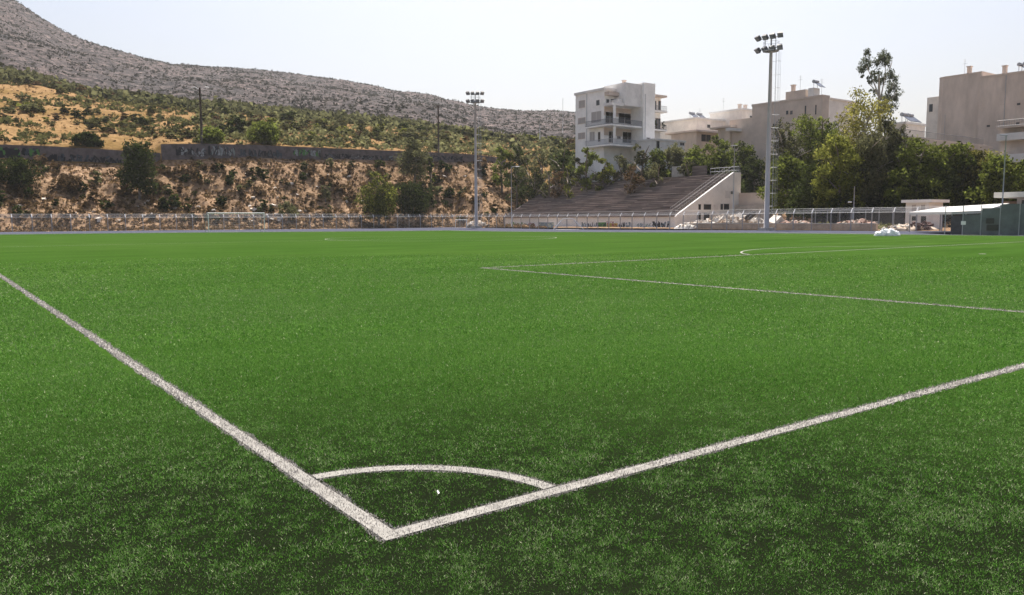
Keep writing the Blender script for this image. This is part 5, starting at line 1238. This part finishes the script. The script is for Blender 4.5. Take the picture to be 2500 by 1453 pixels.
# the tall eucalyptus with its separate leaf clumps against the sky
P = at(2150, 500, 122); P.z = H(P.x, P.y); dd = 122.0
root = empty('eucalyptus', P, 'tall thin eucalyptus whose separate leaf clumps stand against the sky', 'tree')
def loc(px, py, dz=0): q = at(px, py, dd+dz); return q-P
tb = MB(); tb.tube([(0, 0, -.3), loc(2152, 400), loc(2148, 300), loc(2146, 220), loc(2146, 180)], [.42, .34, .26, .18, .10], 8)
for pts in ([loc(2148, 250), loc(2160, 190), loc(2163, 150)], [loc(2147, 235), loc(2128, 190), loc(2115, 160)], [loc(2148, 262), loc(2176, 215), loc(2185, 190)], [loc(2148, 240), loc(2132, 215), loc(2122, 205)], [loc(2148, 280), loc(2170, 245), loc(2190, 225)], [loc(2160, 190), loc(2172, 170), loc(2178, 150)]):
    tb.tube(pts, [.13, .08, .04], 5)
tb.build('trunk', MT['palebark'], root, True)
bl = []
for (px, py, r, dz) in [(2112, 148, 12, 0), (2105, 165, 11, .6), (2118, 128, 9, -.4), (2122, 160, 10, .5), (2150, 140, 12, 0), (2158, 130, 9, .6), (2163, 152, 12, -.5), (2141, 152, 9, 0), (2168, 138, 8, 0), (2132, 178, 8, .4), (2120, 188, 7, -.4), (2124, 200, 6, 0), (2136, 192, 8, .5), (2145, 175, 9, 0), (2150, 195, 11, .4), (2172, 178, 11, 0), (2182, 190, 11, -.5), (2176, 205, 11, .5), (2186, 212, 11, 0), (2195, 225, 9, .3), (2168, 222, 9, 0), (2128, 217, 7, 0), (2136, 225, 7, .4), (2160, 240, 12, -.3), (2182, 238, 11, .4), (2090, 222, 6, 0), (2104, 186, 5, 0), (2150, 262, 14, 0), (2175, 262, 14, .3)]:
    q = loc(px, py, dz); s_ = r*dd/F*1.12; bl.append((q.x, q.y, q.z, s_, s_, s_*.9))
me = crown_mesh('crown', bl, 9000, .12, leafmat('eucalyptus leaves', (.035, .045, .030), (.17, .19, .12), .45), 77, 0, .6, .1)
o = bpy.data.objects.new('crown', me); COL.objects.link(o); o.parent = root
# plants on the apartment balconies
for i, (px, py, w_, lab) in enumerate([(1598, 306, 18, 'dark potted plants on the middle balcony of the right wing'), (1620, 308, 14, 'dark potted plant at the outer end of the right wing balcony')]):
    Pq = hitY(px, py+9, yB+2.0); me = crown_mesh('balcony_plant', rblobs(500+i, 6, w_/2*.08, 0, 1.9, .8), 420, .13, LM['dark'], 500+i)
    o = bpy.data.objects.new('balcony_plant', me); COL.objects.link(o); o.location = Pq; tag(o, lab, 'plant')

# labels that still coincide are told apart by their order from left to right
_g = {}
for o in scn.objects:
    if o.parent is None and 'label' in o.keys() and 'group' in o.keys(): _g.setdefault(o['label'], []).append(o)
_num = {2: 'two', 3: 'three', 4: 'four', 5: 'five', 6: 'six', 7: 'seven', 8: 'eight'}
_ord = ['leftmost', 'second from left', 'third from left', 'fourth from left', 'fifth from left', 'sixth from left', 'seventh from left', 'eighth from left']
for lab, L_o in _g.items():
    n = len(L_o)
    if not 2 <= n <= 8: continue
    L_o.sort(key=lambda o: math.atan2(o.location.x, o.location.y))
    for i, o in enumerate(L_o):
        w_ = 'rightmost' if i == n-1 else _ord[i]
        new = '%s of %s: %s' % (w_, _num[n], lab)
        if len(new.split()) > 16: new = '%s %s' % (w_, lab.replace('halfway up the bank', 'mid bank').replace('high on the golden slope', 'high on the slope').replace('midway up the golden slope', 'midway up the slope'))
        if len(new.split()) <= 16: o['label'] = new
